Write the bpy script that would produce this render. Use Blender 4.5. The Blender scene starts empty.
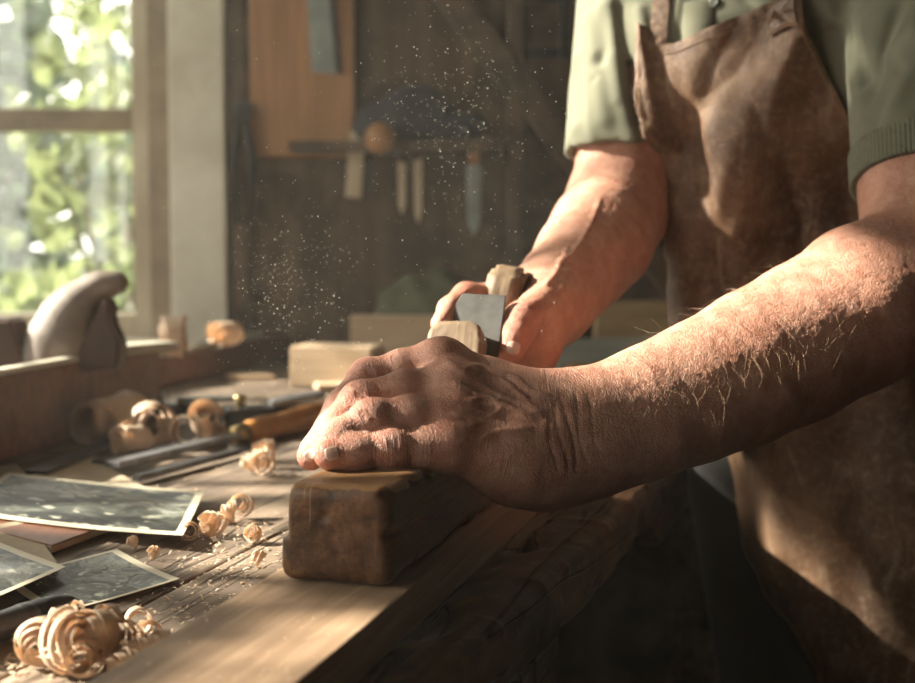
import bpy, bmesh, math, random
import numpy as np
import openvdb
from mathutils import Vector, Matrix, Euler
R = math.radians
C = bpy.context.scene.collection
scene = bpy.context.scene

# ------------------------------------------------------------------ camera frame
CZ = 1.10                       # camera height above the floor
F = 1270.0                      # focal length in pixels of the 915 px wide frame
PITCH = math.atan(86.5 / F)
fw = Vector((0, math.cos(PITCH), -math.sin(PITCH))); up = Vector((0, math.sin(PITCH), math.cos(PITCH)))
CAM = Vector((0, 0, CZ))
def ray(px, py): return fw + Vector((1, 0, 0)) * ((px - 457.5) / F) + up * ((341.5 - py) / F)
def P(px, py, d): return CAM + ray(px, py) * d
def Pz(px, py, z):
    r = ray(px, py); return CAM + r * ((z - CZ) / r.z)
def Py(px, py, y):
    r = ray(px, py); return CAM + r * (y / r.y)
def proj(p):
    v = Vector(p) - CAM; d = v.dot(fw)
    return 457.5 + F * v.x / d, 341.5 - F * v.dot(up) / d
BZ = CZ - 0.237                 # bench top
BT = CZ - 0.2076                # top of the board being planed
ANG = 15.6

# ------------------------------------------------------------------ node materials
def newmat(name):
    m = bpy.data.materials.new(name); m.use_nodes = True
    nt = m.node_tree; b = nt.nodes['Principled BSDF']
    return m, nt, b
def N(nt, t, **kw):
    n = nt.nodes.new(t)
    for k, v in kw.items():
        if k in n.inputs: n.inputs[k].default_value = v
        else: setattr(n, k, v)
    return n
def ramp(nt, fac, stops):
    r = nt.nodes.new('ShaderNodeValToRGB'); e = r.color_ramp.elements
    while len(e) < len(stops): e.new(0.5)
    for i, (p, c) in enumerate(stops):
        e[i].position = p; e[i].color = (c[0], c[1], c[2], 1) if not isinstance(c, (int, float)) else (c, c, c, 1)
    nt.links.new(fac, r.inputs[0]); return r.outputs[0]
def coords(nt, scale, kind='Object', rot=(0, 0, 0)):
    tc = nt.nodes.new('ShaderNodeTexCoord'); mp = nt.nodes.new('ShaderNodeMapping')
    mp.inputs['Scale'].default_value = scale; mp.inputs['Rotation'].default_value = rot
    nt.links.new(tc.outputs[kind], mp.inputs['Vector']); return mp.outputs[0]
def noise(nt, vec, scale=5, detail=4, rough=0.55, dist=0.0):
    n = nt.nodes.new('ShaderNodeTexNoise')
    n.inputs['Scale'].default_value = scale; n.inputs['Detail'].default_value = detail
    n.inputs['Roughness'].default_value = rough; n.inputs['Distortion'].default_value = dist
    nt.links.new(vec, n.inputs['Vector']); return n.outputs['Fac']
def mixc(nt, fac, a, b, mode='MIX'):
    m = nt.nodes.new('ShaderNodeMix'); m.data_type = 'RGBA'; m.blend_type = mode
    for s, v in ((0, fac), (6, a), (7, b)):
        if isinstance(v, (int, float)): m.inputs[s].default_value = v
        elif isinstance(v, (tuple, list)): m.inputs[s].default_value = (*v, 1) if len(v) == 3 else v
        else: nt.links.new(v, m.inputs[s])
    return m.outputs[2]
def math_(nt, op, a, b=0.0, c=0.0):
    m = nt.nodes.new('ShaderNodeMath'); m.operation = op
    for i, v in enumerate((a, b, c)):
        if isinstance(v, (int, float)): m.inputs[i].default_value = v
        else: nt.links.new(v, m.inputs[i])
    return m.outputs[0]
def bump(nt, b, h, strength=0.3, dist=0.001, prev=None):
    n = nt.nodes.new('ShaderNodeBump'); n.inputs['Strength'].default_value = strength; n.inputs['Distance'].default_value = dist
    nt.links.new(h, n.inputs['Height'])
    if prev is not None: nt.links.new(prev, n.inputs['Normal'])
    nt.links.new(n.outputs[0], b.inputs['Normal']); return n.outputs[0]

def wood(name, light, dark, axis='Y', rough=0.6, grain=1.0, stain=None, bstr=0.35, spec=0.3, cracks=0.0, wear=None):
    m, nt, b = newmat(name)
    sc = [60 * grain] * 3; sc['XYZ'.index(axis)] = 3.5 * grain
    v = coords(nt, sc)
    g = noise(nt, v, 1.0, 6, 0.6, 0.6)
    sc2 = [14 * grain] * 3; sc2['XYZ'.index(axis)] = 1.6 * grain
    g2 = noise(nt, coords(nt, sc2), 1.0, 3, 0.5, 1.2)
    f = math_(nt, 'ADD', math_(nt, 'MULTIPLY', g, 0.6), math_(nt, 'MULTIPLY', g2, 0.4))
    col = ramp(nt, f, [(0.33, dark), (0.50, [(a + c) / 2 for a, c in zip(light, dark)]), (0.66, light)])
    if stain:
        s = noise(nt, coords(nt, (9, 9, 9)), 1.0, 5, 0.65, 0.5)
        col = mixc(nt, ramp(nt, s, [(0.45, 0.0), (0.62, 1.0)]), col, stain)
    if wear:
        s = noise(nt, coords(nt, (23, 23, 23)), 1.0, 6, 0.7, 0.8)
        col = mixc(nt, ramp(nt, s, [(0.55, 0.0), (0.68, 0.8)]), col, wear)
    h = g
    if cracks:
        sc3 = [38] * 3; sc3['XYZ'.index(axis)] = 2.2
        ck = noise(nt, coords(nt, sc3), 1.0, 2, 0.4, 0.4)
        cl = ramp(nt, ck, [(0.47, 1.0), (0.50, 0.0), (0.53, 1.0)])
        col = mixc(nt, math_(nt, 'MULTIPLY', math_(nt, 'SUBTRACT', 1.0, cl), cracks), col, [x * 0.25 for x in dark])
        h = math_(nt, 'ADD', g, math_(nt, 'MULTIPLY', cl, cracks * 1.5))
    nt.links.new(col, b.inputs['Base Color'])
    b.inputs['Roughness'].default_value = rough; b.inputs['Specular IOR Level'].default_value = spec
    bump(nt, b, h, bstr, 0.002)
    return m
def plain(name, col, rough=0.6, metal=0.0, var=0.25, scale=20, bstr=0.15, spec=0.4, col2=None):
    m, nt, b = newmat(name)
    n = noise(nt, coords(nt, (scale,) * 3), 1.0, 5, 0.6)
    c2 = col2 or [x * (1 - var) for x in col]
    nt.links.new(ramp(nt, n, [(0.35, c2), (0.65, col)]), b.inputs['Base Color'])
    b.inputs['Roughness'].default_value = rough; b.inputs['Metallic'].default_value = metal
    b.inputs['Specular IOR Level'].default_value = spec
    if bstr: bump(nt, b, n, bstr, 0.001)
    return m

M = {}
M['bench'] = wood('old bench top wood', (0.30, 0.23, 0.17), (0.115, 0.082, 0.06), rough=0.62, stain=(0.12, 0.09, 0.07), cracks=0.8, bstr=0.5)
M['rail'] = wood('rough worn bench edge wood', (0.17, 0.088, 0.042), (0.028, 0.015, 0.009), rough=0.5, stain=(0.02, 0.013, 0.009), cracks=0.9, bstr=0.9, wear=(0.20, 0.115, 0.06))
M['pine'] = wood('fresh planed pine', (0.46, 0.315, 0.21), (0.22, 0.135, 0.082), rough=0.55, grain=1.5, bstr=0.35)
M['plane'] = wood('old plane beech darkened by hands', (0.22, 0.115, 0.05), (0.075, 0.036, 0.016), rough=0.5, stain=(0.045, 0.023, 0.012), bstr=0.3, spec=0.3, wear=(0.33, 0.19, 0.09), grain=1.3)
M['wedge'] = wood('pale worn beech', (0.26, 0.18, 0.115), (0.09, 0.058, 0.034), axis='Z', rough=0.6, grain=2.2, bstr=0.45, wear=(0.17, 0.11, 0.065))
M['iron'] = plain('plane iron steel', (0.12, 0.115, 0.11), 0.5, 0.5, 0.35, 60, 0.25)
M['dark_steel'] = plain('dark tool steel', (0.10, 0.10, 0.105), 0.42, 0.7, 0.4, 50, 0.2)
M['grey_steel'] = plain('grey tool steel', (0.23, 0.23, 0.24), 0.38, 0.7, 0.4, 50, 0.2)
M['black'] = plain('blackened iron', (0.022, 0.024, 0.026), 0.45, 0.3, 0.3, 40, 0.2)
M['brass'] = plain('dull brass', (0.45, 0.33, 0.16), 0.35, 0.9, 0.3, 40, 0.1)
M['orange_wood'] = wood('varnished orange handle wood', (0.48, 0.23, 0.07), (0.28, 0.11, 0.03), rough=0.3, grain=1.2, bstr=0.1, spec=0.6)
M['tray'] = wood('red brown tray wood', (0.24, 0.095, 0.048), (0.11, 0.042, 0.022), rough=0.5, bstr=0.2)
M['tray_pale'] = wood('pale grey wood', (0.50, 0.47, 0.38), (0.36, 0.33, 0.26), rough=0.6, bstr=0.2)
M['block'] = wood('sawn pine offcut', (0.60, 0.46, 0.32), (0.40, 0.28, 0.18), axis='X', rough=0.6, bstr=0.2)
M['tote'] = plain('weathered grey wood', (0.27, 0.22, 0.19), 0.55, 0.0, 0.5, 12, 0.3)
M['tote_dark'] = plain('dark brown wood', (0.075, 0.035, 0.022), 0.5, 0.0, 0.4, 15, 0.2)
M['shaving'] = None
M['kraft'] = plain('kraft card', (0.46, 0.37, 0.26), 0.8, 0, 0.15, 30, 0.1)
M['window_paint'] = plain('weathered cream window paint', (0.62, 0.55, 0.43), 0.6, 0, 0.35, 7, 0.3, col2=(0.45, 0.38, 0.28))
M['jamb'] = plain('bare brown window wood', (0.36, 0.28, 0.20), 0.65, 0, 0.4, 9, 0.3)
M['mote'] = plain('wood dust', (0.9, 0.85, 0.75), 0.9, 0, 0, 9, 0)
M['casing'] = plain('pale chipped white paint', (0.80, 0.77, 0.67), 0.6, 0, 0.2, 5, 0.3, col2=(0.60, 0.56, 0.46))
M['wall'] = wood('dark brown wall boards', (0.15, 0.10, 0.068), (0.06, 0.038, 0.026), axis='Z', rough=0.8, grain=0.35, bstr=0.4, stain=(0.05, 0.038, 0.03))
M['floor'] = wood('dark floor boards', (0.03, 0.022, 0.018), (0.012, 0.009, 0.007), axis='Y', rough=0.85, grain=0.4)
M['panel'] = wood('orange brown hanging board', (0.48, 0.24, 0.105), (0.22, 0.10, 0.046), axis='Z', rough=0.6, grain=0.5)
M['pale_steel'] = plain('pale worn saw steel', (0.34, 0.38, 0.36), 0.5, 0.5, 0.4, 12, 0.1)
M['pale_stick'] = wood('pale stick wood', (0.56, 0.46, 0.33), (0.40, 0.31, 0.21), axis='Z')
M['sack'] = plain('faded green cloth', (0.13, 0.14, 0.09), 0.95, 0, 0.5, 14, 0.6)
M['blue_cloth'] = plain('faded dark blue cloth', (0.035, 0.045, 0.06), 0.9, 0, 0.4, 10, 0.4)
M['ochre'] = wood('ochre plank', (0.50, 0.36, 0.20), (0.30, 0.20, 0.11), axis='X', rough=0.7)
M['grey_plank'] = wood('grey green plank', (0.36, 0.38, 0.33), (0.22, 0.23, 0.20), axis='X', rough=0.7)
M['bark'] = plain('bark', (0.14, 0.11, 0.08), 0.9, 0, 0.4, 25, 0.6)
M['grass'] = plain('garden grass', (0.16, 0.22, 0.08), 0.9, 0, 0.5, 3, 0.3)
M['stone'] = plain('pale garden wall', (0.33, 0.36, 0.33), 0.9, 0, 0.2, 3, 0.3)
M['rib'] = None

def shaving_mat():
    m, nt, b = newmat('wood shaving')
    n = noise(nt, coords(nt, (300, 300, 20)), 1.0, 4, 0.6)
    nt.links.new(ramp(nt, n, [(0.3, (0.62, 0.45, 0.31)), (0.7, (0.84, 0.70, 0.54))]), b.inputs['Base Color'])
    b.inputs['Roughness'].default_value = 0.55
    tr = N(nt, 'ShaderNodeBsdfTranslucent'); tr.inputs['Color'].default_value = (0.80, 0.55, 0.34, 1)
    mx = N(nt, 'ShaderNodeMixShader'); mx.inputs[0].default_value = 0.3
    nt.links.new(b.outputs[0], mx.inputs[1]); nt.links.new(tr.outputs[0], mx.inputs[2])
    nt.links.new(mx.outputs[0], nt.nodes['Material Output'].inputs[0]); return m
M['shaving'] = shaving_mat()
def leaf_mat(name, c, t):
    m, nt, b = newmat(name)
    n = noise(nt, coords(nt, (4, 4, 4)), 1.0, 3, 0.5)
    nt.links.new(ramp(nt, n, [(0.35, [x * 0.6 for x in c]), (0.65, c)]), b.inputs['Base Color'])
    b.inputs['Roughness'].default_value = 0.4
    tr = N(nt, 'ShaderNodeBsdfTranslucent'); tr.inputs['Color'].default_value = (*t, 1)
    mx = N(nt, 'ShaderNodeMixShader'); mx.inputs[0].default_value = 0.5
    nt.links.new(b.outputs[0], mx.inputs[1]); nt.links.new(tr.outputs[0], mx.inputs[2])
    nt.links.new(mx.outputs[0], nt.nodes['Material Output'].inputs[0]); return m
M['leaf'] = leaf_mat('vine leaf', (0.10, 0.125, 0.06), (0.20, 0.235, 0.11))
M['leaf2'] = leaf_mat('tree leaf', (0.055, 0.08, 0.062), (0.085, 0.12, 0.08))
def glass_mat():
    m, nt, b = newmat('window glass'); nt.nodes.remove(b)
    t = N(nt, 'ShaderNodeBsdfTransparent'); t.inputs[0].default_value = (0.93, 0.95, 0.92, 1)
    g = N(nt, 'ShaderNodeBsdfGlossy'); g.inputs['Roughness'].default_value = 0.03
    mx = N(nt, 'ShaderNodeMixShader'); mx.inputs[0].default_value = 0.05
    nt.links.new(t.outputs[0], mx.inputs[1]); nt.links.new(g.outputs[0], mx.inputs[2])
    nt.links.new(mx.outputs[0], nt.nodes['Material Output'].inputs[0]); return m
M['glass'] = glass_mat()

def photo_mat(name, seed, tones):
    """glossy landscape print: cream border, muddled black-and-white landscape inside (UV 0..1)"""
    m, nt, b = newmat(name)
    tc = nt.nodes.new('ShaderNodeTexCoord'); sep = nt.nodes.new('ShaderNodeSeparateXYZ')
    nt.links.new(tc.outputs['UV'], sep.inputs[0])
    mp = nt.nodes.new('ShaderNodeMapping'); mp.inputs['Location'].default_value = (seed, seed * 2.3, 0); mp.inputs['Scale'].default_value = (4.2, 5.0, 1)
    nt.links.new(tc.outputs['UV'], mp.inputs['Vector'])
    n1 = noise(nt, mp.outputs[0], 0.9, 6, 0.65, 1.2)
    y = sep.outputs[1]
    f = math_(nt, 'ADD', math_(nt, 'MULTIPLY', n1, 0.75), math_(nt, 'MULTIPLY', y, 0.28))
    c = ramp(nt, f, tones)
    br = noise(nt, mp.outputs[0], 2.2, 3, 0.5, 0.2)
    c = mixc(nt, ramp(nt, br, [(0.60, 0.0), (0.68, 0.75)]), c, (0.62, 0.62, 0.50))
    def edge(o, w):
        a = math_(nt, 'GREATER_THAN', o, w); d = math_(nt, 'LESS_THAN', o, 1 - w); return math_(nt, 'MULTIPLY', a, d)
    inside = math_(nt, 'MULTIPLY', edge(sep.outputs[0], 0.035), edge(y, 0.07))
    c = mixc(nt, inside, (0.66, 0.60, 0.46), c)
    nt.links.new(c, b.inputs['Base Color'])
    b.inputs['Roughness'].default_value = 0.5; b.inputs['Specular IOR Level'].default_value = 0.2
    return m
T1 = [(0.40, (0.012, 0.014, 0.013)), (0.47, (0.05, 0.055, 0.045)), (0.53, (0.12, 0.13, 0.105)), (0.58, (0.28, 0.29, 0.26)), (0.66, (0.13, 0.145, 0.16))]

def skin_mat():
    m, nt, b = newmat('weathered skin')
    ar = N(nt, 'ShaderNodeAttribute'); ar.attribute_name = 'red'
    aw = N(nt, 'ShaderNodeAttribute'); aw.attribute_name = 'bone'
    am = N(nt, 'ShaderNodeAttribute'); am.attribute_name = 'crease'
    ao = coords(nt, (1, 1, 1))
    mott = noise(nt, ao, 55, 5, 0.65, 0.3)
    c = ramp(nt, mott, [(0.30, (0.36, 0.16, 0.105)), (0.5, (0.47, 0.235, 0.165)), (0.72, (0.57, 0.33, 0.24))])
    c = mixc(nt, math_(nt, 'MULTIPLY', ar.outputs['Fac'], 0.65), c, (0.50, 0.135, 0.09))
    fre = noise(nt, ao, 260, 2, 0.5)
    c = mixc(nt, ramp(nt, fre, [(0.63, 0.0), (0.72, 0.45)]), c, (0.24, 0.095, 0.05))
    # creases running round the limb: noise stretched in the bone frame
    mp = N(nt, 'ShaderNodeMapping'); mp.inputs['Scale'].default_value = (520, 45, 45)
    nt.links.new(aw.outputs['Vector'], mp.inputs['Vector'])
    cr = noise(nt, mp.outputs[0], 1.0, 3, 0.55, 0.7)
    crr = ramp(nt, cr, [(0.36, 0.0), (0.5, 1.0), (0.62, 0.85)])
    mask = am.outputs['Fac']
    c = mixc(nt, math_(nt, 'MULTIPLY', math_(nt, 'MULTIPLY', math_(nt, 'SUBTRACT', 1.0, crr), mask), 0.5), c, (0.22, 0.07, 0.045))
    vo = N(nt, 'ShaderNodeTexVoronoi'); vo.feature = 'DISTANCE_TO_EDGE'; vo.inputs['Scale'].default_value = 420
    wob = N(nt, 'ShaderNodeMapping'); wob.inputs['Scale'].default_value = (1.0, 0.55, 1.0); wob.inputs['Rotation'].default_value = (0.3, 0.5, 0.6)
    nt.links.new(ao, wob.inputs['Vector']); nt.links.new(wob.outputs[0], vo.inputs['Vector'])
    ve = ramp(nt, vo.outputs['Distance'], [(0.0, 0.0), (0.12, 1.0)])
    pores = noise(nt, ao, 650, 3, 0.6)
    big = noise(nt, ao, 170, 4, 0.6, 0.8)
    fine = math_(nt, 'ADD', math_(nt, 'MULTIPLY', ve, 0.5), math_(nt, 'ADD', math_(nt, 'MULTIPLY', pores, 0.5), math_(nt, 'MULTIPLY', big, 1.3)))
    nt.links.new(c, b.inputs['Base Color'])
    rr = ramp(nt, mott, [(0.3, 0.42), (0.7, 0.55)]); nt.links.new(rr, b.inputs['Roughness'])
    b.inputs['Specular IOR Level'].default_value = 0.45
    b.inputs['Subsurface Weight'].default_value = 0.12; b.inputs['Subsurface Radius'].default_value = (0.5, 0.18, 0.1); b.inputs['Subsurface Scale'].default_value = 0.003
    n1 = bump(nt, b, fine, 0.55, 0.0012)
    bump(nt, b, math_(nt, 'MULTIPLY', crr, mask), 0.6, 0.002, n1)
    return m
M['skin'] = skin_mat()
M['nail'] = plain('fingernail', (0.62, 0.40, 0.32), 0.28, 0, 0.1, 80, 0.0, spec=0.6)
M['hair'] = plain('fine pale body hair', (0.42, 0.28, 0.18), 0.4, 0, 0.2, 80, 0.0)
M['head_hair'] = plain('grey hair', (0.32, 0.30, 0.27), 0.6, 0, 0.3, 200, 0.6)
def cloth_mat(name, c, sc=900, st=0.35, rib=False):
    m, nt, b = newmat(name)
    v = coords(nt, (sc, sc, sc))
    n = noise(nt, v, 1.0, 2, 0.6); n2 = noise(nt, coords(nt, (7, 7, 7)), 1.0, 3, 0.5)
    f = math_(nt, 'ADD', math_(nt, 'MULTIPLY', n, 0.4), math_(nt, 'MULTIPLY', n2, 0.6))
    nt.links.new(ramp(nt, f, [(0.3, [x * 0.78 for x in c]), (0.7, c)]), b.inputs['Base Color'])
    b.inputs['Roughness'].default_value = 0.92; b.inputs['Specular IOR Level'].default_value = 0.15
    b.inputs['Sheen Weight'].default_value = 0.15
    bump(nt, b, n, st, 0.0006); return m
M['polo'] = cloth_mat('olive polo cotton', (0.165, 0.165, 0.118))
M['polo_dark'] = cloth_mat('olive ribbed cotton', (0.15, 0.152, 0.108), 700, 0.6)
M['trousers'] = cloth_mat('dark trousers', (0.014, 0.013, 0.012))
def leather_mat():
    m, nt, b = newmat('worn brown leather')
    v = coords(nt, (1, 1, 1))
    n = noise(nt, v, 11, 6, 0.65, 0.6); n2 = noise(nt, v, 120, 5, 0.65, 0.4)
    c = ramp(nt, n, [(0.30, (0.055, 0.026, 0.014)), (0.46, (0.115, 0.056, 0.029)), (0.60, (0.18, 0.094, 0.050)), (0.78, (0.26, 0.165, 0.10))])
    c = mixc(nt, ramp(nt, n2, [(0.48, 0.0), (0.68, 0.6)]), c, (0.28, 0.185, 0.115))
    scf = noise(nt, coords(nt, (30, 30, 9)), 1.0, 6, 0.75, 1.0)
    c = mixc(nt, ramp(nt, scf, [(0.55, 0.0), (0.66, 0.55)]), c, (0.34, 0.24, 0.165)); c = mixc(nt, ramp(nt, scf, [(0.34, 0.6), (0.45, 0.0)]), c, (0.035, 0.018, 0.011))
    vo = N(nt, 'ShaderNodeTexVoronoi'); vo.feature = 'DISTANCE_TO_EDGE'; vo.inputs['Scale'].default_value = 330; nt.links.new(v, vo.inputs['Vector'])
    h = math_(nt, 'ADD', ramp(nt, vo.outputs['Distance'], [(0, 0.0), (0.15, 0.5)]), n2)
    nt.links.new(c, b.inputs['Base Color'])
    nt.links.new(ramp(nt, n2, [(0.3, 0.42), (0.7, 0.62)]), b.inputs['Roughness'])
    b.inputs['Specular IOR Level'].default_value = 0.4
    bump(nt, b, h, 0.5, 0.0012); return m
M['leather'] = leather_mat()
M['leather_dark'] = plain('dark leather patch', (0.12, 0.06, 0.033), 0.5, 0, 0.4, 60, 0.3)
M['thread'] = plain('tan thread', (0.30, 0.20, 0.12), 0.7, 0, 0.2, 100, 0)
M['board_side'] = M['pine']

# ------------------------------------------------------------------ object helpers
def tag(o, label=None, cat=None, group=None, kind=None):
    if label: o['label'] = label
    if cat: o['category'] = cat
    if group: o['group'] = group
    if kind: o['kind'] = kind
    return o
def thing(name, label, cat, loc=(0, 0, 0), rot=(0, 0, 0), group=None):
    o = bpy.data.objects.new(name, None); C.objects.link(o); o.empty_display_size = 0.02
    o.location = loc; o.rotation_euler = rot
    return tag(o, label, cat, group)
def obj(name, bm, mat, parent=None, loc=None, rot=None, smooth=False):
    me = bpy.data.meshes.new(name); bm.normal_update(); bm.to_mesh(me); bm.free()
    for m in (mat if isinstance(mat, (list, tuple)) else [mat]): me.materials.append(m)
    if smooth: me.polygons.foreach_set('use_smooth', [True] * len(me.polygons))
    o = bpy.data.objects.new(name, me); C.objects.link(o)
    if parent is not None: o.parent = parent
    if loc is not None: o.location = loc
    if rot is not None: o.rotation_euler = rot
    return o
def copy_tree(o, parent=None):
    c = o.copy(); C.objects.link(c)
    if parent is not None: c.parent = parent
    for ch in list(o.children): copy_tree(ch, c)
    return c
def box(bm, lo, hi, bev=0.0, seg=2, mat=None):
    lo = Vector(lo); hi = Vector(hi)
    t = bmesh.new(); bmesh.ops.create_cube(t, size=1.0)
    for v in t.verts:
        v.co = Vector(((lo.x + hi.x) / 2 + v.co.x * (hi.x - lo.x), (lo.y + hi.y) / 2 + v.co.y * (hi.y - lo.y), (lo.z + hi.z) / 2 + v.co.z * (hi.z - lo.z)))
    if bev: bmesh.ops.bevel(t, geom=t.edges[:], offset=bev, segments=seg, affect='EDGES', profile=0.6)
    if mat is not None:
        for v in t.verts: v.co = mat @ v.co
    me = bpy.data.meshes.new('t'); t.to_mesh(me); t.free(); bm.from_mesh(me); bpy.data.meshes.remove(me); return bm
def bx(lo, hi, bev=0.0, seg=2, mat=None): return box(bmesh.new(), lo, hi, bev, seg, mat)
def prism(pts, h0, h1, axis='Y', bev=0.0, seg=2):
    """polygon pts (a,b) extruded along axis"""
    bm = bmesh.new()
    def mk(a, b, c): return {'Y': (a, c, b), 'X': (c, a, b), 'Z': (a, b, c)}[axis]
    f0 = [bm.verts.new(mk(a, b, h0)) for a, b in pts]; f1 = [bm.verts.new(mk(a, b, h1)) for a, b in pts]
    n = len(pts)
    bm.faces.new(f0); bm.faces.new(f1[::-1])
    for i in range(n): bm.faces.new((f0[(i + 1) % n], f0[i], f1[i], f1[(i + 1) % n]))
    bmesh.ops.recalc_face_normals(bm, faces=bm.faces[:])
    if bev: bmesh.ops.bevel(bm, geom=bm.edges[:], offset=bev, segments=seg, affect='EDGES')
    return bm
def tube(bm, pts, rad, sides=8, cap=True, flat=1.0):
    pts = [Vector(p) for p in pts]; n = len(pts)
    if not isinstance(rad, (list, tuple)): rad = [rad] * n
    rings = []; prev = None
    for i, p in enumerate(pts):
        t = (pts[min(i + 1, n - 1)] - pts[max(i - 1, 0)]).normalized()
        if prev is None:
            a = Vector((0, 0, 1)) if abs(t.z) < 0.9 else Vector((1, 0, 0)); u = t.cross(a).normalized()
        else: u = (prev - t * prev.dot(t)).normalized()
        prev = u; w = t.cross(u)
        rings.append([bm.verts.new(p + (u * math.cos(k * 2 * math.pi / sides) + w * math.sin(k * 2 * math.pi / sides) * flat) * rad[i]) for k in range(sides)])
    for i in range(n - 1):
        for k in range(sides):
            bm.faces.new((rings[i][k], rings[i][(k + 1) % sides], rings[i + 1][(k + 1) % sides], rings[i + 1][k]))
    if cap: bm.faces.new(rings[0][::-1]); bm.faces.new(rings[-1])
    return bm
def lathe(prof, axis='Z', sides=24):
    """prof: (radius, height) along axis"""
    bm = bmesh.new(); rings = []
    for r, h in prof:
        ring = []
        for k in range(sides):
            a = 2 * math.pi * k / sides; c, s = r * math.cos(a), r * math.sin(a)
            ring.append(bm.verts.new({'Z': (c, s, h), 'Y': (c, h, s), 'X': (h, c, s)}[axis]))
        rings.append(ring)
    for i in range(len(rings) - 1):
        for k in range(sides): bm.faces.new((rings[i][k], rings[i][(k + 1) % sides], rings[i + 1][(k + 1) % sides], rings[i + 1][k]))
    bm.faces.new(rings[0][::-1]); bm.faces.new(rings[-1])
    bmesh.ops.recalc_face_normals(bm, faces=bm.faces[:]); return bm
def hash3(p, s):
    from mathutils import noise as mn
    return mn.noise(Vector(p) * s)
def roughen(bm, cuts, amp, scale, seed=0.0):
    """cut long edges and nudge the vertices so that an old timber is not dead straight"""
    from mathutils import noise as mn
    for _ in range(cuts):
        L = sorted(bm.edges, key=lambda e: -e.calc_length()); lim = L[0].calc_length() * 0.55
        bmesh.ops.subdivide_edges(bm, edges=[e for e in L if e.calc_length() > lim], cuts=1, use_grid_fill=True)
    for v in bm.verts:
        q = v.co * scale + Vector((seed, seed * 1.7, 0)); v.co += mn.noise_vector(q) * amp + mn.noise_vector(q * 4.1) * amp * 0.35
    return bm

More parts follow.
